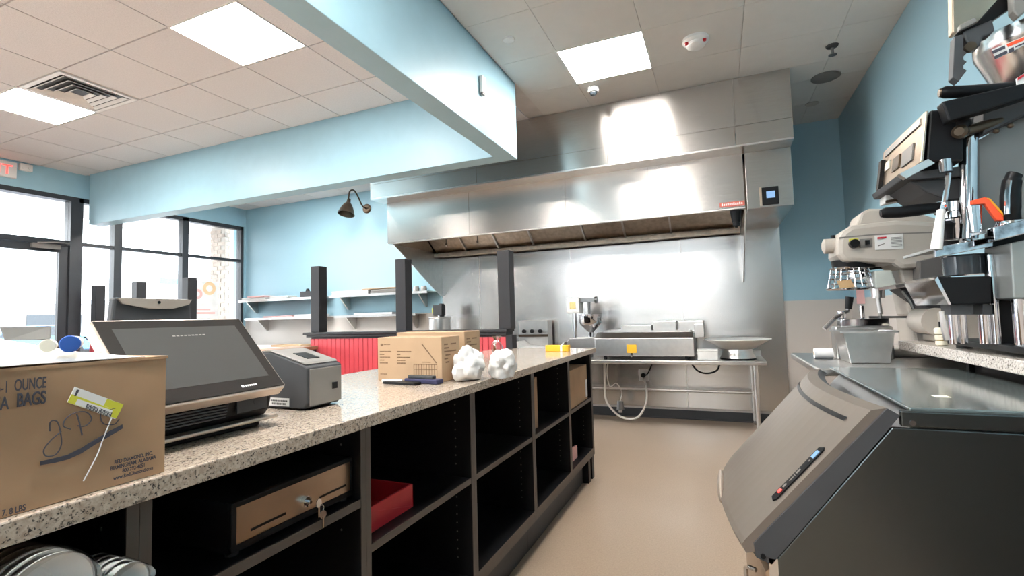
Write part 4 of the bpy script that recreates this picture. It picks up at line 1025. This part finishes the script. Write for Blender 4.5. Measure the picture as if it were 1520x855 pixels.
# hotel pan with filler levers, towel roll
t = thing('steel_pan', 'square steel pan on the side table', 'pan', (.55, 2.5, 1.02))
build('pan', MB().add([(.485, 2.415, 1.021), (.622, 2.415, 1.021), (.622, 2.58, 1.021), (.485, 2.58, 1.021), (.462, 2.40, 1.152), (.640, 2.40, 1.152), (.640, 2.60, 1.152), (.462, 2.60, 1.152),
    (.490, 2.42, 1.026), (.617, 2.42, 1.026), (.617, 2.575, 1.026), (.490, 2.575, 1.026), (.468, 2.406, 1.152), (.634, 2.406, 1.152), (.634, 2.594, 1.152), (.468, 2.594, 1.152)],
    [(3, 2, 1, 0), (0, 1, 5, 4), (1, 2, 6, 5), (2, 3, 7, 6), (3, 0, 4, 7), (8, 9, 10, 11), (8, 12, 13, 9), (9, 13, 14, 10), (10, 14, 15, 11), (11, 15, 12, 8), (4, 5, 13, 12), (5, 6, 14, 13), (6, 7, 15, 14), (7, 4, 12, 15)]), m_steelS, t, .006)
build('pan_rim', MB().box(.452, .650, 2.392, 2.3995, 1.146, 1.153).box(.452, .650, 2.6005, 2.608, 1.146, 1.153).box(.452, .4615, 2.3995, 2.6005, 1.146, 1.153).box(.6405, .650, 2.3995, 2.6005, 1.146, 1.153), m_steelS, t)
t = thing('filling_press', 'steel filling press with black lever behind the square pan', 'press', (.56, 2.72, 1.02))
build('press_body', MB().box(.475, .69, 2.615, 2.712, 1.0205, 1.165), m_steelS, t, .006)
build('nozzle_block', MB().box(.50, .68, 2.62, 2.705, 1.165, 1.20).cyl((.52, 2.70, 1.20), (.52, 2.70, 1.235), .018).cyl((.60, 2.70, 1.20), (.60, 2.70, 1.26), .010), m_chrome, t, .003)
lv = build('lever', MB().tube([(.44, 2.66, 1.155), (.49, 2.68, 1.205), (.545, 2.70, 1.235), (.55, 2.70, 1.27)], .009), m_darksteel, t)
build('lever_grip', MB().cyl((.548, 2.70, 1.245), (.556, 2.70, 1.30), .014, .017), m_blackp, lv)
build('cross_rod', MB().cyl((.62, 2.68, 1.205), (.92, 2.68, 1.198), .005).cyl((.66, 2.68, 1.205), (.665, 2.68, 1.205), .018).cyl((.78, 2.68, 1.202), (.785, 2.68, 1.202), .018).cyl((.87, 2.68, 1.199), (.935, 2.68, 1.197), .014), m_darksteel, t)
t = thing('towel_roll', 'white paper roll lying on the side table behind the pan', 'roll', (.44, 2.66, 1.02))
build('roll', MB().cyl((.39, 2.63, 1.0445), (.462, 2.63, 1.0445), .024, n=24), m_whitepaper, t)
build('core', MB().cyl((.3885, 2.63, 1.0445), (.39, 2.63, 1.0445), .009, n=16), m_card, t)

# ================================================================ MIXER
t = thing('planetary_mixer', 'beige planetary mixer standing on the side table', 'mixer', (.95, 2.83, 1.02))
MY = 2.83
hd = [(0.5235, 1.5694), (0.5445, 1.6089), (0.5830, 1.6338), (0.6199, 1.6364), (0.7524, 1.6415), (0.8871, 1.6216), (0.9458, 1.5859), (0.9351, 1.4184), (0.7585, 1.4149), (0.7304, 1.4411), (0.5415, 1.4633), (0.5196, 1.4998)]
build('head', MB().prism(hd, 'y', 2.70, 2.93), m_beige, t, .022)
build('gear_cap', MB().prism([(0.6065, 1.6314), (0.6283, 1.6922), (0.6603, 1.7075), (0.7950, 1.6922), (0.9023, 1.6380), (0.9187, 1.6004)], 'y', 2.72, 2.91), m_beige, t, .012)
build('head_seam', MB().prism([(0.5313, 1.5808), (0.6722, 1.5837), (0.9339, 1.5714), (0.9335, 1.5655), (0.6719, 1.5775), (0.5309, 1.5745)], 'y', 2.6985, 2.702), m_greyp, t)
hx_, hz_ = (0.4855, 1.5528); hx2, _ = (0.5342, 1.5488)
build('front_hub', MB().cyl((hx_, 2.80, hz_), (hx2+.02, 2.80, hz_), .036, .036, n=24).lathe([(.036, 0), (.02, .008), (0, .009)], (hx_, 2.80, hz_), (-1, 0, 0), n=24), m_beige, t)
kx, kz = (0.5256, 1.5880)
build('hub_knob', MB().cyl((kx, 2.80, kz-.01), (kx, 2.80, kz+.016), .010), m_blackp, t)
def plate(nm, a, b, c, d, mt, th=.003, par=None, yy=2.70):
    return build(nm, MB().prism([a, b, c, d], 'y', yy-th, yy-.0004), mt, par or t)
sg = plate('instruction_label', (0.6679, 1.5755), (0.7732, 1.5751), (0.7716, 1.5082), (0.6666, 1.5104), m_white)
plate('red_heading', (0.6776, 1.5669), (0.7105, 1.5670), (0.7100, 1.5593), (0.6771, 1.5591), m_redplastic, .004, sg, 2.6968)
sm_ = MB()
for k in range(7):
    a = (0.7276, 1.5609); b = (0.7673, 1.5604)
    z = a[1]-.0065*k; sm_.box(a[0], b[0], 2.6955, 2.6968, z-.002, z)
e0 = (0.6776, 1.5250); e1 = (0.7037, 1.5383)
sm_.prism([e0, (e1[0], e1[1]-.003), e1, (e0[0], e0[1]+.006)], 'y', 2.6955, 2.6968)
build('label_print', sm_, m_greyp, sg)
sw = plate('switch_plate', (0.6105, 1.5650), (0.6595, 1.5638), (0.6571, 1.5236), (0.6081, 1.5244), m_greyp)
plate('silver_switch', (0.6282, 1.5572), (0.6463, 1.5572), (0.6451, 1.5370), (0.6270, 1.5369), m_chrome, .010, sw, 2.697)
yb = plate('yellow_label', (0.5687, 1.5687), (0.6055, 1.5686), (0.6046, 1.5529), (0.5678, 1.5529), m_lime)
bx, bz = (0.5858, 1.5451)
build('speed_dial', MB().cyl((bx, 2.70, bz), (bx, 2.672, bz), .021, .019), m_blackp, t)
build('drive_ring', MB().cyl(((0.6003, 1.4570)[0], 2.80, (0.6003, 1.4570)[1]-.02), ((0.6003, 1.4570)[0], 2.80, (0.6003, 1.4570)[1]+.02), .085, .09, n=28), m_blackp, t)
cx_, cz_ = (0.5994, 1.4409)
build('planetary_hub', MB().cyl((cx_+.02, 2.80, cz_-.055), (cx_+.02, 2.80, cz_-.015), .045, n=24), m_chrome, t)
gx, gz = (0.5830, 1.4387); _, gz2 = (0.5775, 1.3422)
for k in range(20):
    an = 2*PI*k/20
    if -.2 < math.cos(an) < 2 and math.sin(an) > .6: continue
    build('guard_wire', MB().cyl((gx+.075*math.cos(an), 2.80+.075*math.sin(an), gz), (gx+.095*math.cos(an), 2.80+.095*math.sin(an), gz2), .0025, n=6), m_chrome, t)
for q in range(5):
    s_ = q/4; rr = .075+.02*s_; zz = gz+(gz2-gz)*s_
    build('guard_ring', MB().tube([(gx+rr*math.cos(2*PI*k/32), 2.80+rr*math.sin(2*PI*k/32), zz) for k in range(33)], .0028 if 0 < q < 4 else .006, 6, False), m_chrome, t)
build('guard_tag', MB().prism([(0.5073, 1.3769), (0.5632, 1.3802), (0.5769, 1.3450), (0.5213, 1.3415)], 'y', 2.690, 2.694), mat('tan_label', (.55, .36, .18), .6), t)
build('beater_shaft', MB().cyl((cx_+.085, 2.78, cz_-.05), (cx_+.085, 2.78, cz_-.15), .030, .026).cyl((cx_+.085, 2.78, cz_-.15), (cx_+.09, 2.78, cz_-.225), .010), m_steelS, t)
build('splash_cover', MB().prism([(0.6633, 1.4162), (0.7292, 1.4152), (0.7468, 1.3345), (0.6636, 1.3355)], 'y', 2.72, 2.90), mat('pale_green_plastic', (.50, .53, .49), .3), t, .006)
build('guard_arm', MB().tube([(gx+.02, 2.88, gz-.005), (gx+.10, 2.90, gz+.002), (gx+.22, 2.88, gz+.01)], .010), m_blackp, t)
build('pink_tag', MB().box(gx+.02, gx+.052, 2.79, 2.795, gz2-.075, gz2-.01), m_pink, t)
build('column', MB().prism([(0.7629, 1.4247), (0.9526, 1.4245), (0.9476, 1.1982), (0.7893, 1.2022)], 'y', 2.75, 2.93), m_beige, t, .012)
build('pedestal', MB().prism([(0.7895, 1.2053), (0.9525, 1.2010), (1.20, 1.0215), (.80, 1.0215)], 'y', 2.73, 2.95), m_beige, t, .010)
build('base_foot', MB().box(.70, 1.20, 2.72, 2.96, 1.0208, 1.06), m_beige, t, .012)
build('bowl_yoke', MB().prism([(0.8141, 1.4474), (0.9009, 1.4651), (0.8938, 1.3530), (0.8082, 1.3516)], 'y', 2.66, 2.745), m_greyp2, t, .004)

# slicer-like machine with sloped tray and dial, between mixer and espresso machine
t = thing('tray_machine', 'beige counter machine with sloped steel tray and black dials by the slab end', 'machine', (.95, 2.5, 1.02))
build('body', MB().box(.80, 1.18, 2.46, 2.655, 1.1008, 1.225), m_beige, t, .008)
build('round_shoulder', MB().cyl((.80, 2.47, 1.185), (.80, 2.64, 1.185), .055, n=24), m_beige, t)
build('sloped_tray', MB().prism([(0.6552, 1.3353), (0.7780, 1.3615), (0.8254, 1.3695), (0.8247, 1.3588), (0.7771, 1.3480), (0.6591, 1.3240)], 'y', 2.42, 2.655), m_steelS, t)
build('tray_block', MB().prism([(0.6908, 1.3247), (0.8580, 1.3492), (1.05, 1.226), (.80, 1.226)], 'y', 2.50, 2.645), m_dgrey, t)
build('dial', MB().cyl((0.7292, 2.5000, 1.2867), (0.7204, 2.4700, 1.2862), .020).cyl((0.7852, 2.5000, 1.2953), (0.7758, 2.4700, 1.2948), .022), m_blackp, t)
build('bracket', MB().tube([(0.6902, 2.4600, 1.3119), (0.7143, 2.4600, 1.2698), (0.7213, 2.4600, 1.2395)], .007), m_darksteel, t)
build('support', MB().box(1.0, 1.16, 2.48, 2.62, 1.1005, 1.101), m_beige, t)
t = thing('spice_jar', 'stack of little ivory and gold rings on the slab edge', 'jar', (.745, 2.28, 1.10))
jx, jy = .752, 2.30
build('jar', MB().lathe([(.012, 0), (.020, .004), (.020, .016), (.015, .020), (.020, .024), (.020, .036), (.015, .040), (.021, .044), (.021, .062), (.016, .066), (0, .066)], (jx, jy, 1.1006), n=20), m_ivory, t)
build('gold_ring', MB().lathe([(.0165, .0385), (.0185, .040), (.0165, .0415)], (jx, jy, 1.1006), n=20, cap=False).lathe([(.0165, .0185), (.0185, .02), (.0165, .0215)], (jx, jy, 1.1006), n=20, cap=False), m_gold, t)
build('cap', MB().cyl((jx+.008, jy+.01, 1.167), (jx+.008, jy+.01, 1.188), .011), m_blackp, t)

# ================================================================ ESPRESSO MACHINE
t = esp = thing('espresso_machine', 'large black and chrome espresso machine on the granite slab', 'espresso machine', (.95, 2.0, 1.10))
EY = 2.0
build('drip_base', MB().box(.74, 1.20, 1.55, 2.22, 1.112, 1.132), m_blackp, t, .004)
for x in (.77, 1.15):
    for y in (1.60, 2.17): build('foot', MB().cyl((x, y, 1.1005), (x, y, 1.112), .022), m_rubber, t)
build('rear_body', MB().box(.90, 1.22, 1.95, 2.22, 1.132, 1.860), m_blackp, t, .006)
build('grey_side_panel', MB().prism([(0.7583, 1.7547), (0.8689, 1.8144), (0.9295, 1.8233), (0.9042, 1.4540), (0.7398, 1.4693)], 'y', 1.925, 1.949), mat('grey_side_panel', (.20, .195, .19), .38, .2, var=.04), t, .002)
build('black_column', MB().prism([(0.7618, 1.4652), (0.9040, 1.4520), (0.8808, 1.1142), (0.7393, 1.1223)], 'y', 1.925, 1.949), m_blackp, t)
build('top_plate', MB().prism([(0.7482, 1.8218), (0.7595, 1.8490), (0.8578, 1.8419), (0.9162, 1.8302), (0.9143, 1.8025), (0.8551, 1.8016), (0.7437, 1.7515)], 'y', 1.86, 1.924), m_dgrey, t, .004)
pr_ = MB()
for px_, pz_ in ((0.7720, 1.7557), (0.8044, 1.7660)): pr_.sphere((px_, 1.857, pz_), .008, 10, 6)
build('brass_screw', pr_, m_bronze, t)
build('top_arm', MB().prism([(0.6292, 1.8466), (0.8379, 1.8656), (0.8952, 1.8613), (0.8923, 1.8188), (0.8352, 1.8263), (0.7408, 1.8045), (0.6417, 1.7856)], 'y', 1.79, 1.835), m_blackp, t, .005)
# tilted steel control panel, reflected floor colour put into its tan face
x0, x1 = .605, .70
build('panel_housing', MB().prism([(0.6227, 1.8478), (0.7026, 1.8405), (0.6922, 1.6782), (0.6029, 1.6877)], 'y', 1.857, 2.26), m_blackp, t, .006)
a = (0.6192, 1.8443); b = (0.5964, 1.6886)
pf = build('panel_face', MB().prism([(a[0]-.010, a[1]), (a[0]-.002, a[1]), (b[0]-.002, b[1]), (b[0]-.010, b[1])], 'y', 1.850, 2.27), m_tan, t, .002)
ang = (a[0]-b[0])/(a[1]-b[1])
def onp(y0, y1, u0, u1, mt, nm, d=.004):
    za, zb = b[1]+(a[1]-b[1])*u0, b[1]+(a[1]-b[1])*u1
    xa, xb = b[0]-.0104+(za-b[1])*ang, b[0]-.0104+(zb-b[1])*ang
    build(nm, MB().prism([(xa-d, za), (xa, za), (xb, zb), (xb-d, zb)], 'y', y0, y1), mt, pf)
onp(1.88, 2.23, .80, .93, m_darksteel, 'button_strip'); onp(1.92, 2.02, .18, .52, m_greyp, 'keypad'); onp(2.05, 2.12, .25, .55, m_bronze, 'keypad'); onp(2.16, 2.21, .42, .62, m_ivory, 'lamp_button')
onp(2.235, 2.265, .05, .75, m_blackp, 'panel_edge', .012)
build('front_rail', MB().prism([(0.5996, 1.6910), (0.6152, 1.6761), (0.5427, 1.6399), (0.5265, 1.6549)], 'y', 1.83, 1.856), m_steelS, t)
build('group_shelf', MB().prism([(0.5446, 1.6711), (0.7410, 1.6739), (0.7388, 1.6400), (0.5505, 1.6501)], 'y', 1.90, 2.20), m_dgrey, t, .003)
build('group_cover', MB().prism([(0.5773, 1.6488), (0.7227, 1.6444), (0.7212, 1.5697), (0.6715, 1.5756), (0.6187, 1.6081)], 'y', 1.92, 2.15), m_dgrey, t, .006)
c = (0.7526, 2.1867)[0]
z0 = (0.7047, 1.4681)[1]; z1 = (0.7258, 1.7966)[1]
build('chrome_column', MB().cyl(((0.7037, 1.4785)[0], 1.90, z0-.02), ((0.7269, 1.7880)[0], 1.90, z1), .023, n=24), m_chrome, t)
kx, kz = (0.6902, 1.7639)
build('pivot_knob', MB().lathe([(.014, -.004), (.020, .0), (.020, .02), (.012, .026), (0, .026)], (kx, 1.85, kz), (-.5, -.8, -.1), n=18).cyl((kx+.01, 1.86, kz+.004), (kx+.10, 1.875, kz+.025), .016), m_bronze, t)
kx, kz = (0.6999, 1.7911)
build('small_knob', MB().sphere((kx, 1.86, kz), .020), m_blackp, t)
# group head, portafilter, steam wand
gx_, gz_ = (0.7078, 1.5601)
build('group_head', MB().cyl((gx_, 1.98, gz_-.015), (gx_, 1.98, gz_+.02), .052, n=28).cyl((gx_, 1.98, gz_+.02), (gx_, 1.98, gz_+.055), .040, n=24), m_chrome, t)
pfh = build('portafilter', MB().cyl((gx_, 1.98, gz_-.06), (gx_, 1.98, gz_-.0155), .042, n=24).tube([(gx_, 1.98, gz_-.03), (0.6564, 1.9600, 1.5533)], .012), m_chrome, t)
hs = [(0.6640, 1.9500, 1.5635), (0.6333, 1.9300, 1.5565), (0.5889, 1.9200, 1.5531), (0.5424, 1.9100, 1.5498), (0.5028, 1.9000, 1.5501), (0.4903, 1.9000, 1.5493)]
build('portafilter_handle', MB().tube(hs, [.013, .016, .019, .018, .017, .012], 16), m_blackp, pfh)
zz0 = (0.7118, 1.4749)[1]
build('spout_block', MB().lathe([(.020, 0), (.032, .01), (.036, .05), (.040, .085), (.036, .09)], ((0.6911, 1.4171)[0], 1.93, (0.6919, 1.4296)[1]), n=22), m_chrome, t)
build('steam_wand', MB().tube(spline([(0.6520, 1.8500, 1.6432), (0.6431, 1.8400, 1.6070), (0.6302, 1.8300, 1.5555), (0.6239, 1.8300, 1.5319)]), .007), m_chrome, t)
build('wand_cover', MB().tube([(0.6208, 1.8300, 1.5323), (0.6069, 1.8200, 1.4653), (0.5990, 1.8200, 1.4157)], [.010, .013, .015], 14), m_white, t)
wx, wz = (0.6456, 1.6688)
build('wand_joint', MB().cyl((wx, 1.85, wz-.02), (wx, 1.85, wz+.018), .016, n=18), m_chrome, t)
# cup shelf of the far group, with chrome edge
build('cup_shelf', MB().prism([(0.6029, 1.4250), (0.7385, 1.4436), (0.7367, 1.4161), (0.6008, 1.3925)], 'y', 1.84, 1.852), m_reflchrome, t, .002)
build('cup_shelf_top', MB().prism([(0.6029, 1.4250), (0.7385, 1.4436), (0.7379, 1.4358), (0.6024, 1.4169)], 'y', 1.852, 2.12), m_steelS, t)
build('clear_cup', MB().lathe([(.050, 0), (.052, .055), (.056, .06)], ((0.6993, 1.3412)[0], 1.93, (0.6993, 1.3412)[1]), n=26), m_glassdark, t)
build('shelf_bracket', MB().prism([(0.6036, 1.3339), (0.7289, 1.3307), (0.7236, 1.2501), (0.6258, 1.2516)], 'y', 1.845, 2.10), m_blackp, t, .003)
build('bracket_edge', MB().prism([(0.5966, 1.3261), (0.6037, 1.3359), (0.6306, 1.2514), (0.6242, 1.2517)], 'y', 1.842, 2.105), m_chrome, t)
build('leg_collar', MB().prism([(0.6341, 1.2516), (0.6880, 1.2497), (0.6861, 1.2196), (0.6354, 1.2210)], 'y', 1.86, 1.93).prism([(0.7098, 1.2489), (0.7313, 1.2481), (0.7293, 1.2184), (0.7078, 1.2190)], 'y', 1.86, 1.93), m_dgrey, t)
for lx_, rr in (((0.6531, 1.2142)[0], .014), ((0.6724, 1.2137)[0], .012), ((0.7274, 1.2123)[0], .017)):
    build('chrome_leg', MB().cyl((lx_, 1.90, 1.132), (lx_, 1.90, (0.6779, 1.2258)[1]), rr, n=18), m_chrome, t)
lx_ = (0.6130, 1.1753)[0]
build('hanging_wand', MB().tube([(0.6133, 1.8600, 1.2318), (0.6162, 1.8600, 1.1753), (0.6206, 1.8600, 1.1451)], [.006, .008, .008], 10), m_steelS, t)
lx_ = (0.7442, 1.3511)[0]
build('chrome_post', MB().cyl((lx_, 1.88, 1.132), ((0.7440, 1.3951)[0], 1.88, (0.7440, 1.3951)[1]), .010, n=14), m_chrome, t)
build('black_tamper', MB().lathe([(.022, 0), (.024, .012), (.012, .02), (.014, .05), (.019, .065), (.010, .075), (0, .076)], (0.6572, 1.9000, 1.4329), n=18), m_blackp, t)
build('tamper_ring', MB().lathe([(.024, .012), (.026, .014), (.024, .016)], (0.6572, 1.9000, 1.4329), n=18, cap=False), m_chrome, t)
pb_ = build('pale_block', MB().prism([(0.5676, 1.6690), (0.6067, 1.6863), (0.6457, 1.6811), (0.6448, 1.6348), (0.5668, 1.6220)], 'y', 2.13, 2.20), m_white, t, .003)
build('block_slot', MB().prism([(0.5657, 1.6299), (0.6347, 1.6362), (0.6341, 1.6266), (0.5651, 1.6202)], 'y', 2.122, 2.1295), m_bronze, pb_)
# nearer group on the right edge
build('near_shelf', MB().prism([(0.7083, 1.4625), (0.8045, 1.4815), (0.8467, 1.4902), (0.8444, 1.4569), (0.8020, 1.4441), (0.7086, 1.4219)], 'y', 1.76, 1.80), m_reflchrome, t, .003)
build('near_shelf_top', MB().prism([(0.7083, 1.4625), (0.8467, 1.4902), (0.8462, 1.4828), (0.7078, 1.4548)], 'y', 1.80, 1.924), m_steelS, t)
build('lower_grey_box', MB().prism([(0.7490, 1.4166), (0.8429, 1.4347), (0.8305, 1.2546), (0.7460, 1.2635)], 'y', 1.78, 1.924), mat('grey_box', (.28, .29, .28), .35, .4), t, .003)
nx_ = (0.7790, 1.2683)[0]
build('near_leg', MB().cyl((nx_, 1.83, 1.132), (nx_, 1.83, (0.7785, 1.2608)[1]), .019, n=18), m_chrome, t)
vx, vz = (0.6854, 1.4998)
build('valve_stem', MB().cyl((vx, 1.80, (0.6825, 1.4552)[1]), (vx, 1.80, (0.6874, 1.5308)[1]), .013, .017, n=18), m_chrome, t)
rh = [(0.6754, 1.7900, 1.5419), (0.6996, 1.7900, 1.5468), (0.7066, 1.7900, 1.5402), (0.7296, 1.7900, 1.4895), (0.7395, 1.7900, 1.4865)]
build('red_valve_lever', MB().prism([(0.6763, 1.5458), (0.7067, 1.5520), (0.7137, 1.5453), (0.7425, 1.4918), (0.7417, 1.4804), (0.7272, 1.4819), (0.7040, 1.5328), (0.6771, 1.5340)], 'y', 1.785, 1.80), m_orange, t, .002)
build('amber_cap', MB().prism([(0.7096, 1.5497), (0.7168, 1.5469), (0.7431, 1.5014), (0.7426, 1.4937)], 'y', 1.786, 1.815), m_amber, t)
tx_, tz_ = (0.7645, 1.4761)
build('near_handle', MB().tube(spline([(0.7645, 1.8000, 1.4761), (0.7599, 1.7900, 1.5129), (0.7631, 1.7900, 1.5601), (0.7697, 1.7900, 1.5955), (0.7764, 1.7900, 1.6099)]), [.020]*6+[.022]*6+[.021]*6+[.018]*6+[.010], 14), m_blackp, t)
build('handle_inlay', MB().tube([(0.7413, 1.7650, 1.4951), (0.7448, 1.7650, 1.5473), (0.7517, 1.7650, 1.5879)], .006, 8), m_chrome, t)
ex_, ez_ = (0.7609, 1.4651)
build('near_hub', MB().lathe([(.030, -.012), (.034, 0), (.03, .014), (.016, .02)], (ex_, 1.80, ez_), n=22), m_chrome, t)

# ================================================================ STEEL HOPPER UNIT ON TOP
t = thing('hopper_grinder', 'steel hopper unit with black levers on top of the espresso machine', 'grinder', (.85, 1.95, 1.93))
build('base_block', MB().box(.80, 1.15, 1.93, 2.18, 1.862, (0.8505, 1.9132)[1]), m_blackp, t, .003)
hb = (0.8513, 1.9253)
build('hopper', MB().lathe([(.108, 0), (.116, .012), (.156, .125), (.159, .132), (.159, .17), (.153, .17), (.150, .13), (.106, .014)], (.965, 2.01, hb[1]-.006), (-.02, -.02, 1), n=44), m_satin, t)
lb = build('side_label', MB().prism([(0.7711, 1.9936), (0.8607, 2.0197), (0.8591, 1.9961), (0.7782, 1.9633)], 'y', 1.838, 1.842), m_white, t)
build('orange_band', MB().prism([(0.8034, 2.0004), (0.8574, 2.0168), (0.8568, 2.0070), (0.8058, 1.9917)], 'y', 1.836, 1.8379), m_orange, lb)
build('dark_emblem', MB().prism([(0.7695, 1.9884), (0.7988, 1.9975), (0.7997, 1.9892), (0.7720, 1.9797)], 'y', 1.836, 1.8379).prism([(0.7730, 1.9713), (0.8022, 1.9825), (0.8032, 1.9742), (0.7754, 1.9626)], 'y', 1.836, 1.8379), m_ink, lb)
build('emblem_block', MB().prism([(0.8069, 1.9854), (0.8175, 1.9888), (0.8182, 1.9766), (0.8076, 1.9731)], 'y', 1.836, 1.8379).prism([(0.8220, 1.9897), (0.8534, 1.9999), (0.8531, 1.9960), (0.8217, 1.9858)], 'y', 1.836, 1.8379), m_ink, lb)
build('back_plate', MB().prism([(0.7487, 2.3110), (0.8677, 2.2748), (0.8640, 2.2182), (0.8030, 2.1460), (0.7475, 2.1291), (0.7390, 2.1313)], 'y', 1.985, 2.02), m_tan, t, .003)  # steel plate, tan stands in for the floor it reflects
build('lever_arm', MB().prism([(0.7083, 2.0821), (0.7601, 2.1030), (0.8182, 2.1678), (0.8514, 2.2004), (0.8948, 2.1666), (0.8467, 2.1302), (0.7948, 2.0980), (0.7161, 2.0758)], 'y', 1.88, 1.905), m_blackp, t, .004)
build('grip_body', MB().prism([(0.7228, 2.0784), (0.7917, 2.0988), (0.7957, 2.0639), (0.7856, 2.0538), (0.7663, 2.0502), (0.7581, 2.0225), (0.7388, 2.0229), (0.7242, 2.0479)], 'y', 1.87, 1.91), m_dgrey, t, .005)
sr = [(0.6989, 2.0662), (0.7170, 2.0681), (0.7190, 2.0483), (0.7171, 2.0189), (0.7246, 2.0085), (0.7159, 1.9999), (0.7153, 1.9894), (0.7228, 1.9813), (0.7142, 1.9727), (0.7135, 1.9622), (0.7211, 1.9541), (0.7123, 1.9433), (0.6997, 1.9248), (0.6860, 1.9405)]
build('toothed_grip', MB().prism(sr, 'y', 1.865, 1.90), m_dgrey, t, .002)
build('clip_block', MB().prism([(0.7105, 2.0965), (0.7500, 2.1115), (0.7538, 2.0957), (0.7094, 2.0797)], 'y', 1.86, 1.879), m_greyp, t, .003)
build('hinge_bolt', MB().cyl(((0.7311, 2.0223)[0], 1.87, (0.7311, 2.0223)[1]), ((0.7311, 2.0223)[0], 1.855, (0.7311, 2.0223)[1]), .014, n=16), m_bronze, t)
build('top_grip', MB().prism([(0.8289, 2.2024), (0.8670, 2.1908), (0.8574, 2.0915), (0.8355, 2.0751), (0.8249, 2.0964)], 'y', 1.84, 1.87), m_greyp, t, .004)
build('pull_handle', MB().tube([(0.6519, 1.8600, 1.8966), (0.6617, 1.8600, 1.8967), (0.7257, 1.8700, 1.8896), (0.7916, 1.8800, 1.8862), (0.8265, 1.8900, 1.8893)], [.013, .018, .019, .019, .017], 16), m_blackp, t)
build('handle_cap', MB().lathe([(.0135, 0), (.012, .003), (0, .004)], (0.6511, 1.8600, 1.8968), (-1, 0, .03), n=16), m_bronze, t)
bg_ = build('round_badge', MB().prism([(0.8180, 1.8955), (0.8515, 1.9158), (0.8562, 1.9009), (0.8311, 1.8727), (0.8181, 1.8755)], 'y', 1.836, 1.842), m_white, t)
build('badge_print', MB().prism([(0.8199, 1.8963), (0.8486, 1.9117), (0.8496, 1.9056), (0.8194, 1.8885)], 'y', 1.834, 1.8359), m_redplastic, bg_)

# ================================================================ OUTSIDE THE STOREFRONT
struct('trim_2', MB().box(-60, XW-.2, -40, 60, -.25, -.02), m_asph, label='parking lot outside the windows')
struct('trim_3', MB().box(-11, XW-.2, -8, 10, -.019, -.005), m_conc, label='concrete pavement outside the windows')
struct('trim_4', MB().box(-9.6, XW-.2, -8, 10, 3.06, 3.2), m_white, label='canopy over the pavement outside')
t = thing('brick_pillar', 'brick pillar outside the corner window', 'pillar', (-8.45, 6.30, 0))
build('mortar_core', MB().box(-8.64, -8.26, 6.15, 6.47, -.005, 3.06), m_mort, t)
bk = MB(); z = 0.; row = 0
while z < 2.98:
    off = .1 if row % 2 else 0
    for a in (-.19, .0): bk.box(max(-8.65, -8.45+a-off+.004), min(-8.25, -8.45+a-off+.19-.004), 6.14, 6.15, z+.005, z+.070)
    for a in (0, .16): bk.box(-8.26, -8.25, max(6.14, 6.14+a-off*.8+.004), min(6.48, 6.14+a-off*.8+.156), z+.005, z+.070)
    z += .075; row += 1
tag(build('brick', bk, m_brick, t), None, None, kind='stuff')
t = thing('window_poster', 'pale poster with a doughnut picture taped inside the corner window', 'poster', (XW+.0, 5.42, 1.40))
build('sheet', MB().box(XW-.0085, XW-.0045, 5.18, 5.66, 1.36, 1.975), m_whitepaper, t)
build('doughnut_print', MB().lathe([(.055, 0), (.11, 0), (.11, .0006), (.055, .0006), (.055, 0)], (XW-.0044, 5.50, 1.86), (1, 0, 0), n=28, cap=False), m_donut, t)
build('pink_ring_print', MB().lathe([(.04, 0), (.085, 0), (.085, .0006), (.04, .0006), (.04, 0)], (XW-.0044, 5.30, 1.76), (1, 0, 0), n=24, cap=False), m_pink, t)
build('pink_line', MB().box(XW-.0044, XW-.0038, 5.22, 5.60, 1.44, 1.47), m_pink, t)
build('pink_line', MB().box(XW-.0044, XW-.0038, 5.22, 5.52, 1.50, 1.52), m_pink, t)
def car(lab, x, y, rz, mt):
    t = thing('parked_car', lab, 'car', (x, y, 0), 'cars parked outside')
    prof = [(-2.15, .35), (-2.2, .75), (-1.9, .92), (-1.2, .98), (-.55, 1.42), (.75, 1.45), (1.5, 1.0), (2.1, .92), (2.15, .35)]
    b = MB().prism([(x+p[0], p[1]) for p in prof], 'y', y-.85, y+.85); build('body', b, mt, t, .06)
    g = MB().prism([(x-1.08, .99), (x-.5, 1.37), (x+.7, 1.40), (x+1.3, 1.0)], 'y', y-.865, y+.865); build('side_glass', g, m_glassdark, t)
    for dx in (-1.35, 1.35):
        for s in (-1, 1):
            build('wheel', MB().cyl((x+dx, y+s*.72, .31), (x+dx, y+s*.88, .31), .32, n=20), m_rubber, t)
    t.rotation_euler = (0, 0, rz)
car('blue car parked outside the shop door', -27, 11.1, R(80), m_cblue)
car('silver car parked outside beside the blue one', -29, 15.5, R(80), m_csilver)
car('blue car parked outside behind the tall screen', -33, 23.5, R(80), m_cblue)
t = thing('far_building', 'long low pale building far across the parking lot', 'building', (-58, 20, 0))
build('wall', MB().box(-59, -56, -20, 55, -.1, 3.6), m_conc, t)
build('roof_edge', MB().box(-59.2, -55.7, -20.2, 55.2, 3.6, 4.0), m_csilver, t)
for k in range(9): build('window', MB().box(-56, -55.9, -12+7*k, -8+7*k, .9, 2.6), m_glassdark, t)
t = thing('pole_sign', 'faint blue topped sign far across the parking lot', 'sign', (-30, 19, 0))
build('pole', MB().cyl((-30, 19.1, -.1), (-30, 19.1, 2.0), .08), m_greyp, t)
build('sign_box', MB().box(-30.1, -29.9, 18.0, 20.2, 2.0, 4.2), m_white, t)
build('blue_band', MB().box(-30.12, -29.88, 18.2, 20.0, 3.75, 4.1), m_cblue, t)
